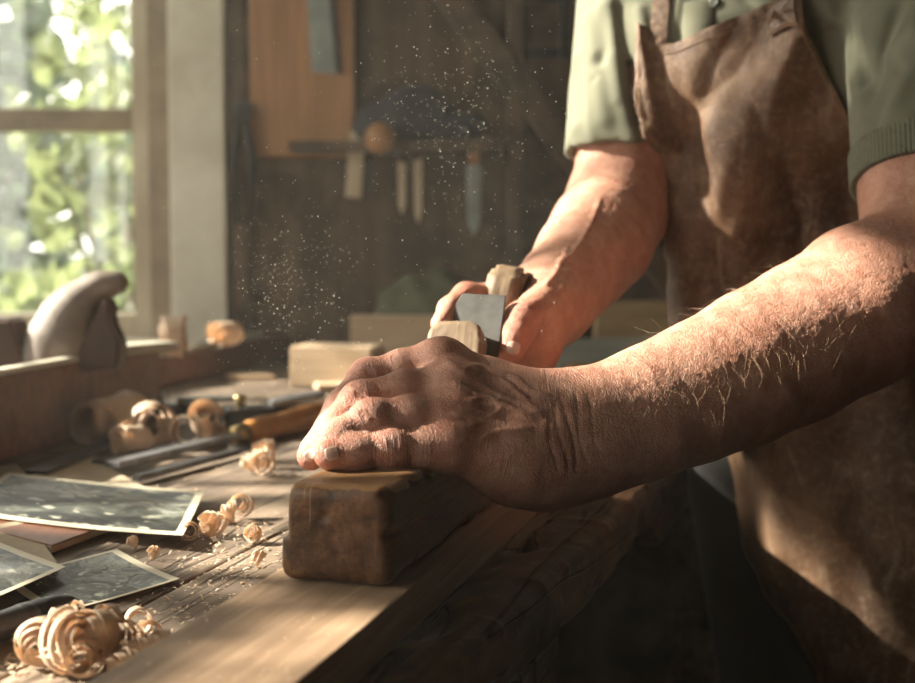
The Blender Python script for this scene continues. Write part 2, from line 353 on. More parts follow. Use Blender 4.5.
# ------------------------------------------------------------------ signed distance modelling (bodies and cloth)
class SDF:
    def __init__(s): s.pr = []
    def add(s, fn, lo, hi, k, op='u'):
        s.pr.append((fn, np.minimum(lo, hi), np.maximum(lo, hi), k, op)); return s
    def cone(s, a, b, ra, rb, k=0.01, op='u'):
        a = np.array(a, np.float32); b = np.array(b, np.float32); ba = b - a; L = float(ba @ ba) + 1e-12
        def fn(X, Y, Z):
            px, py, pz = X - a[0], Y - a[1], Z - a[2]
            t = np.clip((px * ba[0] + py * ba[1] + pz * ba[2]) / L, 0, 1)
            return np.sqrt((px - t * ba[0]) ** 2 + (py - t * ba[1]) ** 2 + (pz - t * ba[2]) ** 2) - (ra + (rb - ra) * t)
        r = max(ra, rb); return s.add(fn, np.minimum(a, b) - r, np.maximum(a, b) + r, k, op)
    def ell(s, c, r, rot=None, k=0.01, op='u'):
        c = np.array(c, np.float32); r = np.array(r, np.float32); Rm = np.eye(3, dtype=np.float32) if rot is None else np.array(rot, np.float32)
        def fn(X, Y, Z):
            p = [X - c[0], Y - c[1], Z - c[2]]
            q = [(Rm[0][i] * p[0] + Rm[1][i] * p[1] + Rm[2][i] * p[2]) for i in range(3)]
            k0 = np.sqrt(sum((q[i] / r[i]) ** 2 for i in range(3))); k1 = np.sqrt(sum((q[i] / r[i] ** 2) ** 2 for i in range(3))) + 1e-9
            return k0 * (k0 - 1) / k1
        R_ = float(r.max()); return s.add(fn, c - R_, c + R_, k, op)
    def chain(s, pts, k=0.01):
        for (a, ra), (b, rb) in zip(pts[:-1], pts[1:]): s.cone(a, b, ra, rb, k)
        return s
    def ev(s, X, Y, Z, pr=None):
        d = np.full(X.shape, 0.5, np.float32)
        for fn, lo, hi, k, op in (pr if pr is not None else s.pr):
            e = fn(X, Y, Z)
            if op == 'u':
                h = np.maximum(k - np.abs(d - e), 0) / k; d = np.minimum(d, e) - h * h * k * 0.25
            elif op == 's':
                e = -e; h = np.maximum(k - np.abs(d - e), 0) / k; d = np.maximum(d, e) + h * h * k * 0.25
            elif op == 'd': d = d + e          # displacement
        return d
    def at(s, p):
        p = np.asarray(p, np.float32).reshape(-1, 3); return s.ev(p[:, 0], p[:, 1], p[:, 2])
    def mesh(s, vox, B=40):
        los = np.min([p[1] for p in s.pr if p[4] == 'u'], 0) - 0.02; his = np.max([p[2] for p in s.pr if p[4] == 'u'], 0) + 0.02
        i0 = np.floor(los / vox).astype(int); i1 = np.ceil(his / vox).astype(int)
        bg = 3 * vox; g = openvdb.FloatGrid(bg)
        for bi in range(i0[0], i1[0], B):
            for bj in range(i0[1], i1[1], B):
                for bk in range(i0[2], i1[2], B):
                    lo = np.array((bi, bj, bk)) * vox; hi = lo + B * vox
                    act = [p for p in s.pr if p[4] == 'd' or np.all(p[1] - p[3] - bg < hi) and np.all(p[2] + p[3] + bg > lo)]
                    if not any(p[4] == 'u' for p in act): continue
                    ax = [(np.arange(B, dtype=np.float32) + c) * np.float32(vox) for c in (bi, bj, bk)]
                    X, Y, Z = np.meshgrid(*ax, indexing='ij')
                    d = s.ev(X, Y, Z, act)
                    if d.min() > bg: continue
                    g.copyFromArray(np.clip(d, -bg, bg).astype(np.float32), ijk=(bi, bj, bk), tolerance=1e-6)
        v, q = g.convertToQuads(0.0)
        return np.array(v, np.float32) * vox, np.array(q, np.int32)[:, ::-1]
    def grad(s, p, e=0.0006):
        p = np.asarray(p, np.float32); g = np.zeros_like(p)
        for i in range(3):
            o = np.zeros(3, np.float32); o[i] = e; g[:, i] = s.at(p + o) - s.at(p - o)
        return g / (np.linalg.norm(g, axis=1, keepdims=True) + 1e-12)
    def march(s, o, d, t0=0.0, t1=3.0, n=110):
        o = np.asarray(o, np.float32).reshape(-1, 3); d = np.asarray(d, np.float32).reshape(-1, 3); d = d / np.linalg.norm(d, axis=1, keepdims=True)
        t = np.full(len(o), t0, np.float32)
        for _ in range(n): t = np.minimum(t + np.clip(s.at(o + d * t[:, None]), -0.02, 0.2) * 0.85, t1)
        return o + d * t[:, None], t < t1 - 1e-3
def np_obj(name, parts, mats, parent=None, origin=(0, 0, 0), attrs=None):
    """parts: list of (verts, quads, material index)"""
    V = np.concatenate([p[0] for p in parts]) - np.array(origin, np.float32); off = 0; Fs = []; mi = []
    for v, q, m in parts: Fs.append(q + off); mi += [m] * len(q); off += len(v)
    Q = np.concatenate(Fs)
    me = bpy.data.meshes.new(name); me.vertices.add(len(V)); me.vertices.foreach_set('co', V.ravel().astype(np.float32))
    me.loops.add(Q.size); me.loops.foreach_set('vertex_index', Q.ravel().astype(np.int32))
    me.polygons.add(len(Q)); me.polygons.foreach_set('loop_start', np.arange(0, Q.size, 4, dtype=np.int32))
    for m in mats: me.materials.append(m)
    me.polygons.foreach_set('material_index', np.array(mi, np.int32)); me.polygons.foreach_set('use_smooth', np.ones(len(Q), bool))
    me.update(calc_edges=True)
    for an, (ty, data) in (attrs or {}).items():
        a = me.attributes.new(an, ty, 'POINT'); a.data.foreach_set('vector' if ty == 'FLOAT_VECTOR' else 'value', data.ravel().astype(np.float32))
    o = bpy.data.objects.new(name, me); C.objects.link(o)
    if parent is not None: o.parent = parent
    else: o.location = origin
    return o

def vnoise(X, Y, Z, sc, seed=0):
    """smooth lattice noise in -1..1"""
    x, y, z = X * sc + seed * 13.7, Y * sc + seed * 7.3, Z * sc + seed * 3.1
    xi, yi, zi = np.floor(x).astype(np.int64), np.floor(y).astype(np.int64), np.floor(z).astype(np.int64)
    fx, fy, fz = x - xi, y - yi, z - zi; fx, fy, fz = (f * f * (3 - 2 * f) for f in (fx, fy, fz))
    def h(a, b, c):
        n = (a * 73856093 ^ b * 19349663 ^ c * 83492791) & 0x7fffffff; n = (n ^ (n >> 13)) * 1274126177 & 0x7fffffff; return ((n >> 8) & 0xffff) / 32767.5 - 1
    r = 0
    for i in (0, 1):
        for j in (0, 1):
            for k in (0, 1): r = r + h(xi + i, yi + j, zi + k) * (fx if i else 1 - fx) * (fy if j else 1 - fy) * (fz if k else 1 - fz)
    return r.astype(np.float32)
def worn_poly(name, pts, y0, y1, rad, mat, parent, vox=.0012, amp=.0005, sc=60, chips=.0, chip_sc=45, seed=1, axis='Y', grooves=None, ysc=.35):
    """an old piece of timber: convex profile (a, b) extruded along axis, rounded edges, dents and broken corners"""
    P2 = np.array(pts, np.float32); n = len(P2); c = P2.mean(0)
    pl = []
    for i in range(n):
        a, b = P2[i], P2[(i + 1) % n]; e = b - a; nn = np.array((e[1], -e[0])) / (np.linalg.norm(e) + 1e-9)
        if nn @ (c - a) > 0: nn = -nn
        pl.append((nn, float(nn @ a)))
    def fn(X, Y, Z):
        A, L, Bz = {'Y': (X, Y, Z), 'X': (Y, X, Z), 'Z': (X, Z, Y)}[axis]
        d = np.full(X.shape, -1.0, np.float32); ds = [A * q[0][0] + Bz * q[0][1] - q[1] for q in pl] + [y0 - L, L - y1]
        for q in ds:       # smooth intersection rounds the edges
            h = np.maximum(rad * 2.2 - np.abs(d - q), 0) / (rad * 2.2); d = np.maximum(d, q) + h * h * rad * 2.2 * .25
        S = {'Y': (1, ysc, 1), 'X': (ysc, 1, 1), 'Z': (1, 1, ysc)}[axis]; sx, sy, sz = X * S[0], Y * S[1], Z * S[2]
        d = d + amp * (vnoise(sx, sy, sz, sc, seed) + .5 * vnoise(sx, sy, sz, sc * 2.7, seed + 1) + 1.2 * vnoise(sx, sy, sz, sc * .3, seed + 2))
        if chips:
            q2 = sorted_edge(ds); m = np.clip(1 - q2 / .012, 0, 1); d = d + chips * m * np.maximum(vnoise(X, Y, Z, chip_sc, seed + 5) - .15, 0)
        if grooves is not None: d = d + grooves(X, Y, Z)
        return d
    def sorted_edge(ds):
        s = np.stack(ds); s.sort(axis=0); return -s[-1] + -s[-2]
    lo2, hi2 = P2.min(0), P2.max(0)
    f3 = lambda q, l: {'Y': (q[0], l, q[1]), 'X': (l, q[0], q[1]), 'Z': (q[0], q[1], l)}[axis]
    s = SDF(); s.add(fn, np.array(f3(lo2, y0)), np.array(f3(hi2, y1)), .004)
    v, q = s.mesh(vox); return np_obj(name, [(v, q, 0)], [mat], parent, (0, 0, 0))
def endgrain(name):
    """dark oily plane body: long grain on the sides, pores and scratches on the toe"""
    m, nt, b = newmat(name)
    g = noise(nt, coords(nt, (75, 4, 75)), 1.0, 6, 0.65, 0.5); big = noise(nt, coords(nt, (26, 9, 26)), 1.0, 5, 0.65, 1.0); pore = noise(nt, coords(nt, (420, 30, 420)), 1.0, 2, 0.5)
    c = ramp(nt, math_(nt, 'ADD', math_(nt, 'MULTIPLY', g, .5), math_(nt, 'MULTIPLY', big, .5)), [(0.36, (0.035, 0.016, 0.008)), (0.48, (0.105, 0.046, 0.019)), (0.58, (0.19, 0.092, 0.038)), (0.70, (0.28, 0.15, 0.070))])
    c = mixc(nt, ramp(nt, pore, [(0.56, 0.0), (0.70, 0.7)]), c, (0.03, 0.014, 0.008))
    tc = nt.nodes.new('ShaderNodeTexCoord'); sp = nt.nodes.new('ShaderNodeSeparateXYZ'); nt.links.new(tc.outputs['Object'], sp.inputs[0])
    ex = math_(nt, 'ABSOLUTE', sp.outputs[0])
    wn = noise(nt, coords(nt, (60, 25, 60)), 1.0, 4, 0.7)
    top = math_(nt, 'GREATER_THAN', math_(nt, 'ADD', sp.outputs[2], math_(nt, 'MULTIPLY', wn, .006)), .0635)
    c = mixc(nt, math_(nt, 'MULTIPLY', top, .45), c, (0.36, 0.20, 0.09))
    edge_ = math_(nt, 'MULTIPLY', math_(nt, 'GREATER_THAN', math_(nt, 'ADD', math_(nt, 'ADD', ex, sp.outputs[2]), math_(nt, 'MULTIPLY', wn, .010)), .0985), 0.6)
    c = mixc(nt, edge_, c, (0.42, 0.27, 0.14))
    # fine bright scratches on the toe
    sc = noise(nt, coords(nt, (190, 1, 14), rot=(0, R(52), 0)), 1.0, 1, 0.3, 1.5)
    c = mixc(nt, ramp(nt, sc, [(0.70, 0.0), (0.74, 0.35)]), c, (0.40, 0.30, 0.20))
    nt.links.new(c, b.inputs['Base Color']); b.inputs['Specular IOR Level'].default_value = .35
    nt.links.new(ramp(nt, big, [(0.3, 0.36), (0.7, 0.60)]), b.inputs['Roughness'])
    bump(nt, b, math_(nt, 'ADD', g, math_(nt, 'MULTIPLY', pore, .5)), .35, .0012); return m
M['plane'] = endgrain('oily dark beech plane body')
QUICK = False
HAZE = 0.021
SKYC = (1.0, .915, .86, 1)
SKY = 5.8
SUNP = 28.0
EXPO = 0.28

# ------------------------------------------------------------------ the person
def V3(v): return np.array(v, np.float32)
rng = np.random.default_rng(5)
ORG = (0.46, 1.48, 0.0)
body = SDF()
crease_pts = []; red_pts = []; bones = []        # guides for the skin's creases and redness
def bone(a, b): bones.append((V3(a), V3(b)))
def fin(pts, k=0.006):
    q = [(P(*p[:3]), p[3]) for p in pts]; body.chain(q, k)
    for (a, _), (b, _) in zip(q[:-1], q[1:]): bone(a, b)
    return q
# --- near (left) hand: fingers lie over the toe of the plane
W1 = P(545, 425, .935); W2 = P(545, 458, .92)
idx = [(442, 365, .94, .0160), (404, 369, .935, .0145), (368, 379, .93, .0135), (342, 407, .915, .0120), (322, 435, .905, .0095)]
mid = [(452, 388, .915, .0165), (406, 391, .907, .0148), (360, 402, .90, .0138), (335, 427, .888, .0122), (312, 450, .880, .0095)]
rin = [(452, 416, .892, .0162), (412, 417, .882, .0148), (371, 421, .875, .0136), (338, 438, .866, .0122), (311, 456, .866, .0098)]
pin = [(448, 445, .874, .0145), (420, 448, .868, .0130), (392, 449, .865, .0132), (357, 452, .858, .0120), (330, 455, .852, .0104)]
hand = []
for f in (idx, mid, rin, pin): hand.append(fin(f, .0055))
# bony knuckle swellings
for f in (idx, mid, rin, pin):
    j = f[2]; body.ell(P(j[0] + 1, j[1] - 1, j[2] - .002), (j[3] * 1.04,) * 3, k=.006); crease_pts.append((V3(P(*j[:3])), .013, 1.0)); red_pts.append((V3(P(*j[:3])), .012, .8))
    j = f[3]; crease_pts.append((V3(P(*j[:3])), .007, .55)); red_pts.append((V3(P(*j[:3])), .009, .4))
    j = f[4]; red_pts.append((V3(P(*j[:3])), .012, .8))
    j = f[0]; red_pts.append((V3(P(*j[:3])), .016, .6))
body.ell(P(440, 358, .932), (.0135,) * 3, k=.012); body.ell(P(452, 380, .905), (.0125,) * 3, k=.010)
# back of the hand
for f, w, rw in ((idx, (540, 408, .945), .024), (mid, (545, 422, .935), .026), (rin, (545, 440, .925), .028), (pin, (545, 458, .915), .028)):
    a = P(*f[0][:3]); b = P(*w); m = (a + b) / 2
    body.cone(a, m, f[0][3] + .0005, (.0205 if f is not idx else .0185), .014); body.cone(m, b, (.0205 if f is not idx else .0185), rw, .014); bone(a, b)
body.cone(P(455, 450, .878), P(512, 462, .90), .0140, .0255, .012); body.cone(P(512, 462, .90), P(560, 454, .93), .0255, .0275, .02)
# thumb, tucked behind on the far side of the plane
fin([(540, 405, .965, .022), (496, 392, .982, .019), (455, 398, .978, .014), (425, 410, .965, .012), (405, 418, .955, .010)], .012)
# wrist and forearm (two bones side by side)
fa1 = [(W1, .0300), (P(600, 411, .95), .0270), (P(650, 391, .975), .0300), (P(700, 371, 1.0), .0340), (P(750, 347, 1.03), .0390), (P(800, 324, 1.06), .0440), (P(860, 288, 1.09), .0480), (P(940, 262, 1.13), .0470)]
fa2 = [(W2, .0300), (P(600, 446, .935), .0272), (P(650, 430, .955), .0290), (P(700, 409, .98), .0330), (P(750, 388, 1.005), .0370), (P(800, 362, 1.035), .0420), (P(860, 328, 1.06), .0450), (P(945, 290, 1.10), .0460)]
body.chain(fa1, .03); body.chain(fa2, .03)
for (a, _), (b, _) in zip(fa1[:-1], fa1[1:]): bone((a + fa2[0][0] - W1) if False else a, b)
EL = P(940, 272, 1.125); S1 = Vector((.475, 1.30, 1.39))
body.chain([(EL, .054), (EL.lerp(S1, .3), .0565), (EL.lerp(S1, .6), .056), (S1, .055)], .06)
bone(EL, S1)
for px, py, d, s, w in ((566, 430, .93, .020, 1.0), (590, 432, .93, .022, .8), (548, 400, .93, .022, .7), (555, 465, .92, .02, .9), (620, 425, .94, .035, .35), (500, 400, .93, .03, .4), (500, 440, .9, .03, .35)):
    crease_pts.append((V3(P(px, py, d)), s, w))
# --- far (right) hand: fist behind the plane iron
def pf(*a): return P(*a)
fin([(548, 300, 1.135, .020), (538, 309, 1.115, .0165), (522, 320, 1.09, .0150), (515, 336, 1.078, .0128), (511, 350, 1.072, .0115)], .008)
fin([(528, 300, 1.165, .0155), (496, 296, 1.145, .0130), (466, 297, 1.125, .0125), (450, 309, 1.10, .0105), (441, 324, 1.085, .0090)], .006)
fin([(530, 322, 1.150, .0155), (500, 322, 1.140, .0130), (470, 322, 1.125, .0120), (456, 338, 1.10, .0105), (448, 350, 1.09, .0090)], .006)
fin([(533, 345, 1.140, .0150), (505, 348, 1.135, .0125), (478, 348, 1.12, .0115), (468, 360, 1.10, .0100)], .006)
fin([(535, 366, 1.130, .0130), (510, 368, 1.128, .0110), (488, 368, 1.115, .0100), (480, 376, 1.10, .0090)], .006)
body.cone(P(540, 306, 1.17), P(528, 366, 1.12), .024, .0165, .02); body.cone(P(545, 305, 1.175), P(536, 335, 1.13), .030, .023, .02)
body.cone(P(545, 312, 1.15), P(535, 352, 1.11), .019, .015, .014)
red_pts += [(V3(P(512, 345, 1.07)), .02, .8), (V3(P(520, 318, 1.085)), .015, .7), (V3(P(462, 292, 1.12)), .02, .7), (V3(P(530, 350, 1.12)), .03, .3)]
crease_pts += [(V3(P(520, 320, 1.08)), .010, .8), (V3(P(545, 300, 1.16)), .025, .4)]
S2 = Vector((.215, 1.47, 1.40)); EL2 = P(616, 212, 1.36)
fb = [(P(545, 300, 1.175), .0300), (P(560, 281, 1.21), .0315), (P(580, 257, 1.26), .0390), (P(600, 232, 1.31), .0460), (EL2, .0500)]
body.chain(fb, .03); body.cone(P(560, 318, 1.19), P(604, 252, 1.31), .020, .040, .03)
for (a, _), (b, _) in zip(fb[:-1], fb[1:]): bone(a, b)
body.chain([(EL2, .050), (EL2.lerp(S2, .35), .049), (EL2.lerp(S2, .6), .044), (S2, .046)], .03)
bone(EL2, S2)
# veins and tendons stand up from the skin
base = SDF(); base.pr = list(body.pr)
def hit(sd, pts):
    o = np.tile(V3(CAM), (len(pts), 1)); d = V3([list(ray(*p)) for p in pts]); return sd.march(o, d, 0.6, 1.9)[0]
def vein(pts, r=.0018, up_=-.0002, k=.0035):
    cr_ = []; n_ = len(pts)
    for i in range(n_ - 1):
        p0, p1, p2, p3 = (np.array(pts[max(0, min(n_ - 1, j))], float) for j in (i - 1, i, i + 1, i + 2))
        for t in np.linspace(0, 1, 5)[:-1]: cr_.append(tuple(.5 * (2 * p1 + (p2 - p0) * t + (2 * p0 - 5 * p1 + 4 * p2 - p3) * t * t + (3 * p1 - p0 - 3 * p2 + p3) * t ** 3)))
    cr_.append(pts[-1]); h = hit(base, cr_); g = base.grad(h); h = h + g * (-r * .62)
    for i, (a, b) in enumerate(zip(h[:-1], h[1:])): body.cone(a, b, r * .8, r * .8, .0035)
for v, r in (([(462, 372), (480, 366), (497, 372), (512, 376), (530, 391), (548, 396)], .0024), ([(478, 385), (492, 378), (508, 384), (526, 400)], .0018),
          ([(470, 402), (486, 398), (500, 404), (520, 412), (540, 412)], .0018), ([(470, 425), (490, 418), (505, 406)], .0015), ([(480, 440), (500, 430), (522, 430)], .0014),
          ([(446, 360), (470, 378), (500, 396), (535, 408)], .0022), ([(455, 384), (485, 398), (530, 418)], .0020), ([(455, 414), (490, 420), (530, 430)], .0018)):
    vein(v, r)
for v in ([(560, 262), (575, 250), (590, 225), (600, 200)], [(545, 285), (556, 272), (568, 248)]): vein(v, .0022)
# furrow between the pinky and ring fingers and over each knuckle
def furrow(pts, r, dep, k=.002):
    h = hit(base, pts); g = base.grad(h); h = h + g * dep
    for a, b in zip(h[:-1], h[1:]): body.cone(a, b, r, r, k, 's')
for cx, cy, a in ((369, 412, 60), (374, 416, 66), (364, 412, 55), (358, 391, 55), (363, 392, 60), (391, 440, 70), (397, 441, 72), (368, 369, 50), (373, 371, 52)):
    dx, dy = math.cos(R(a)) * 6, math.sin(R(a)) * 7
    furrow([(cx - dx * .6, cy - dy * .2), (cx, cy + dy * .4), (cx + dx * .2, cy + dy)], .0011, .0007)
for x0, y0, x1, y1, r in ((556, 400, 566, 470, .0012), (564, 398, 577, 470, .0014), (573, 396, 588, 462, .0012), (549, 410, 556, 470, .001), (585, 394, 600, 450, .0009)):
    furrow([(x0 + (x1 - x0) * t + 3 * math.sin(t * 5 + x0), y0 + (y1 - y0) * t) for t in np.linspace(0, 1, 7)], r, .0009)

def skin_disp(X, Y, Z):
    return .0005 * vnoise(X, Y, Z, 50, 1) + .00022 * vnoise(X, Y, Z, 130, 2) + .00022 * np.abs(vnoise(X, Y * .8, Z, 260, 3)) + .00014 * vnoise(X, Y, Z, 420, 4)
body.add(skin_disp, V3((-9,) * 3), V3((9,) * 3), 0, 'd')
# torso, neck, head and legs (under the clothes, above the frame)
Lx = Vector((.82, -.57, 0)); Nf = Vector((-.57, -.82, 0)); RT = [[Lx.x, Lx.y, 0], [Nf.x, Nf.y, 0], [0, 0, 1]]   # rows: body axes
trunk = SDF()
def torso_prims(s, g=0.0, k=.07):
    s.ell((.325, 1.445, 1.30), (.180 + g, .115 + g, .155 + g), RT, k); s.ell((.435, 1.46, 1.06), (.120 + g, .115 + g, .20 + g), RT, k)
    s.cone(S1 + Vector((-.03, .02, .0)), S2 + Vector((.03, -.0, 0)), .062 + g, .062 + g, k)
torso_prims(trunk)
trunk.ell((.47, 1.50, .90), (.145, .12, .14), RT, .07)
trunk.cone(S1, S1.lerp(EL, .25), .058, .05, .04); trunk.cone(S2, S2.lerp(EL2, .25), .052, .045, .04)
HIPL = Vector((.52, 1.45, .86)); HIPR = Vector((.38, 1.56, .86))
KNL = Vector((.54, 1.36, .47)); KNR = Vector((.44, 1.66, .47)); ANL = Vector((.56, 1.38, .09)); ANR = Vector((.50, 1.78, .09))
trunk.chain([(HIPL, .085), (KNL, .058), (ANL, .038)], .05); trunk.chain([(HIPR, .085), (KNR, .058), (ANR, .038)], .05)
NK = Vector((.33, 1.38, 1.47)); HD = Vector((.27, 1.29, 1.62))
trunk.cone(NK, HD + Vector((.01, .02, -.04)), .060, .055, .03)
f2 = Vector((-.40, -.62, -.45)).normalized()             # where the face looks: down at the work
sd_ = f2.cross(Vector((0, 0, 1))).normalized(); u2 = sd_.cross(f2)
RH = [list(sd_), list(f2), list(u2)]
def hp(a, b, c): return HD + sd_ * a + f2 * b + u2 * c
trunk.ell(HD + u2 * .02, (.075, .095, .098), RH, .02); trunk.ell(hp(0, .045, -.045), (.056, .055, .065), RH, .03)
trunk.cone(hp(0, .092, .012), hp(0, .112, -.028), .009, .014, .012)
for s_ in (-1, 1):
    trunk.ell(hp(.033 * s_, .085, .012), (.019, .012, .012), RH, .006, 's'); trunk.ell(hp(.033 * s_, .078, .010), (.012,) * 3, RH, .002)
    trunk.cone(hp(.050 * s_, .088, .030), hp(.015 * s_, .098, .028), .006, .007, .008); trunk.ell(hp(.078 * s_, .0, 0), (.009, .020, .033), RH, .006)
trunk.cone(hp(-.024, .094, -.056), hp(.024, .094, -.056), .0065, .0065, .006); trunk.cone(hp(-.022, .093, -.068), hp(.022, .093, -.068), .007, .007, .006)
trunk.cone(hp(-.026, .103, -.062), hp(.026, .103, -.062), .0022, .0022, .002, 's')

def shared_attrs(v):
    red = np.zeros(len(v), np.float32); cr = np.zeros(len(v), np.float32)
    for p, s, w in red_pts: red = np.maximum(red, w * np.exp(-((v - p) ** 2).sum(1) / (2 * s * s)))
    for p, s, w in crease_pts: cr = np.maximum(cr, w * np.exp(-((v - p) ** 2).sum(1) / (2 * s * s)))
    best = np.full(len(v), 9.0, np.float32); co = np.zeros((len(v), 3), np.float32)
    for a, b in bones:
        ba = b - a; L = np.linalg.norm(ba); t = ba / L; s = (v - a) @ t; tc = np.clip(s, 0, L); d = np.linalg.norm(v - a - tc[:, None] * t, axis=1)
        u = np.cross(t, [0.1, 0.2, 1.0]); u /= np.linalg.norm(u); w = np.cross(t, u); m = d < best; best[m] = d[m]
        co[m, 0] = ((v - a) @ t)[m] + a[0] * 3; co[m, 1] = ((v - a) @ u)[m]; co[m, 2] = ((v - a) @ w)[m]
    return red, cr * .8 + .06, co
def nail(c, ax, w, l, sd=body):
    """a nail plate laid on the fingertip: c px centre, ax px direction of the fingertip"""
    p = hit(sd, [c])[0]; n = sd.grad(p[None])[0]; q = hit(sd, [(c[0] + ax[0] * 4, c[1] + ax[1] * 4)])[0]
    t = q - p; t -= n * (t @ n); t /= np.linalg.norm(t); s = np.cross(n, t); G = 13; pts = []
    for j in range(G):
        for i in range(G):
            a = -1 + 2 * i / (G - 1); b = -1 + 2 * j / (G - 1)
            ww = w / 2 * math.sqrt(max(0.0, 1 - (abs(b) ** 3.2) * .55)); pts.append(p + s * a * ww + t * b * l / 2 * (1 - .16 * a * a) + n * .006)
    pts = np.array(pts, np.float32); h, _ = sd.march(pts, np.tile(-n, (len(pts), 1)), 0, .02, 60)
    ii = np.arange(G * G).reshape(G, G); e = np.minimum.reduce([ii % G, ii // G, G - 1 - ii % G, G - 1 - ii // G]).ravel()
    g = sd.grad(h); h = h + n * np.where(e == 0, -.0004, .0006)[:, None].astype(np.float32)
    q = np.stack([ii[:-1, :-1], ii[:-1, 1:], ii[1:, 1:], ii[1:, :-1]], -1).reshape(-1, 4)
    return h, q
av, aq = body.mesh(.0012 if not QUICK else .002); tv, tq = trunk.mesh(.005)
nails = [nail((332, 453), (-1, .25), .0098, .0105), nail((310, 455), (-.8, .6), .0085, .010), nail((514, 348), (-.25, 1), .012, .012)]
parts = [(av, aq, 0), (tv, tq, 0)] + [(v, q, 1) for v, q in nails]
allv = np.concatenate([p[0] for p in parts]); red, cr, co = shared_attrs(allv)
person = np_obj('person', parts, [M['skin'], M['nail']], None, ORG, {'red': ('FLOAT', red), 'crease': ('FLOAT', cr), 'bone': ('FLOAT_VECTOR', co)})
tag(person, 'person in olive polo shirt and brown leather apron pushing a plane with both hands', 'person')

# --- arm hair
def hairs(n, lines, ln=.012, seed=3):
    r = random.Random(seed); bm = bmesh.new(); px = []
    for _ in range(n):
        a, b, w = r.choice(lines); t = r.random(); q = r.gauss(0, 1) * w
        dx, dy = b[0] - a[0], b[1] - a[1]; L = math.hypot(dx, dy); px.append((a[0] + dx * t - dy / L * q, a[1] + dy * t + dx / L * q))
    o = np.tile(V3(CAM), (len(px), 1)); h, ok = body.march(o, V3([list(ray(*p)) for p in px]), .6, 1.9)
    g = body.grad(h)
    for p, nn, good in zip(h, g, ok):
        if not good: continue
        p = Vector(p.tolist()); nn = Vector(nn.tolist()); t = Vector((r.uniform(-1.1, .1), r.uniform(-.5, .5), r.uniform(-1, .3)))
        t = (t - nn * t.dot(nn)).normalized(); l = ln * r.uniform(.5, 1.3); c = Vector((r.uniform(-1, 1), r.uniform(-1, 1), r.uniform(-1, 1))) * .25
        tube(bm, [p - nn * .0005, p + (nn * .45 + t * .25) * l * .5, p + (nn * .5 + t * .8 + c) * l * .85, p + (nn * .4 + t * 1.25 + c * 2) * l], [.00007, .000065, .00005, .00002], 3, False)
    return bm
hb = obj('arm_hair', hairs(900, [((620, 382), (700, 336), 9), ((700, 330), (800, 275), 12), ((640, 400), (800, 330), 22), ((700, 395), (880, 300), 26), ((570, 300), (610, 230), 18)]), M['hair'], person)
for v in hb.data.vertices: v.co -= Vector(ORG)
tag(hb, 'fine pale arm hair', kind='stuff')

# --- polo shirt
shirt = SDF(); torso_prims(shirt, .016, .06)
shirt.cone((.44, 1.48, 1.02), (.47, 1.50, .95), .13, .135, .06)
def sleeve(sd, S, ax_end, r0, r1, cut_p, cut_n, infl=.0, hollow=.010):
    a = V3(S); b = V3(ax_end); ba = b - a; L = float(ba @ ba); cp = V3(cut_p); cn = V3(cut_n) / np.linalg.norm(V3(cut_n))
    def fn(X, Y, Z):
        px, py, pz = X - a[0], Y - a[1], Z - a[2]; t = np.clip((px * ba[0] + py * ba[1] + pz * ba[2]) / L, 0, 1.2)
        rad = r0 + (r1 - r0) * t
        d = np.sqrt((px - t * ba[0]) ** 2 + (py - t * ba[1]) ** 2 + (pz - t * ba[2]) ** 2)
        pl = (X - cp[0]) * cn[0] + (Y - cp[1]) * cn[1] + (Z - cp[2]) * cn[2]
        inner = np.maximum(d - (rad - hollow), -(pl + .09))
        return np.maximum(np.maximum(d - rad, pl), -inner)
    r = max(r0, r1) + .01; sd.add(fn, np.minimum(a, b) - r, np.maximum(a, b) + r, .022)
cutN = P(884, 178, 1.16); axN = (EL - S1).normalized(); nN = (axN + Vector((0, 0, -.35))).normalized()
axF = (EL2 - S2).normalized(); cutF = P(608, 158, 1.40); nF = (axF + Vector((.10, .10, -.9))).normalized()
endN = S1 + axN * ((cutN - S1).dot(axN) + .05); endF = S2 + axF * ((cutF - S2).dot(axF) + .05)
sleeve(shirt, S1, endN, .086, .072, cutN - nN * .030, nN)
sleeve(shirt, S2 + Vector((.0, 0, .0)), endF, .078, .062, cutF, nF, hollow=.010)
fold = []
def add_folds(sd, lines, amp):
    segs = [(V3(a), V3(b), w, s) for a, b, w, s in lines]
    def fn(X, Y, Z):
        e = np.zeros_like(X)
        for a, b, w, s in segs:
            ba = b - a; L = float(ba @ ba); px, py, pz = X - a[0], Y - a[1], Z - a[2]; t = np.clip((px * ba[0] + py * ba[1] + pz * ba[2]) / L, 0, 1)
            d2 = (px - t * ba[0]) ** 2 + (py - t * ba[1]) ** 2 + (pz - t * ba[2]) ** 2; e = e - s * amp * np.exp(-d2 / (2 * w * w))
        return e
    sd.add(fn, V3((-9, -9, -9)), V3((9, 9, 9)), 0, 'd')
base_shirt = SDF(); base_shirt.pr = list(shirt.pr)
def hs(*p): return hit(base_shirt, p)
lines = []
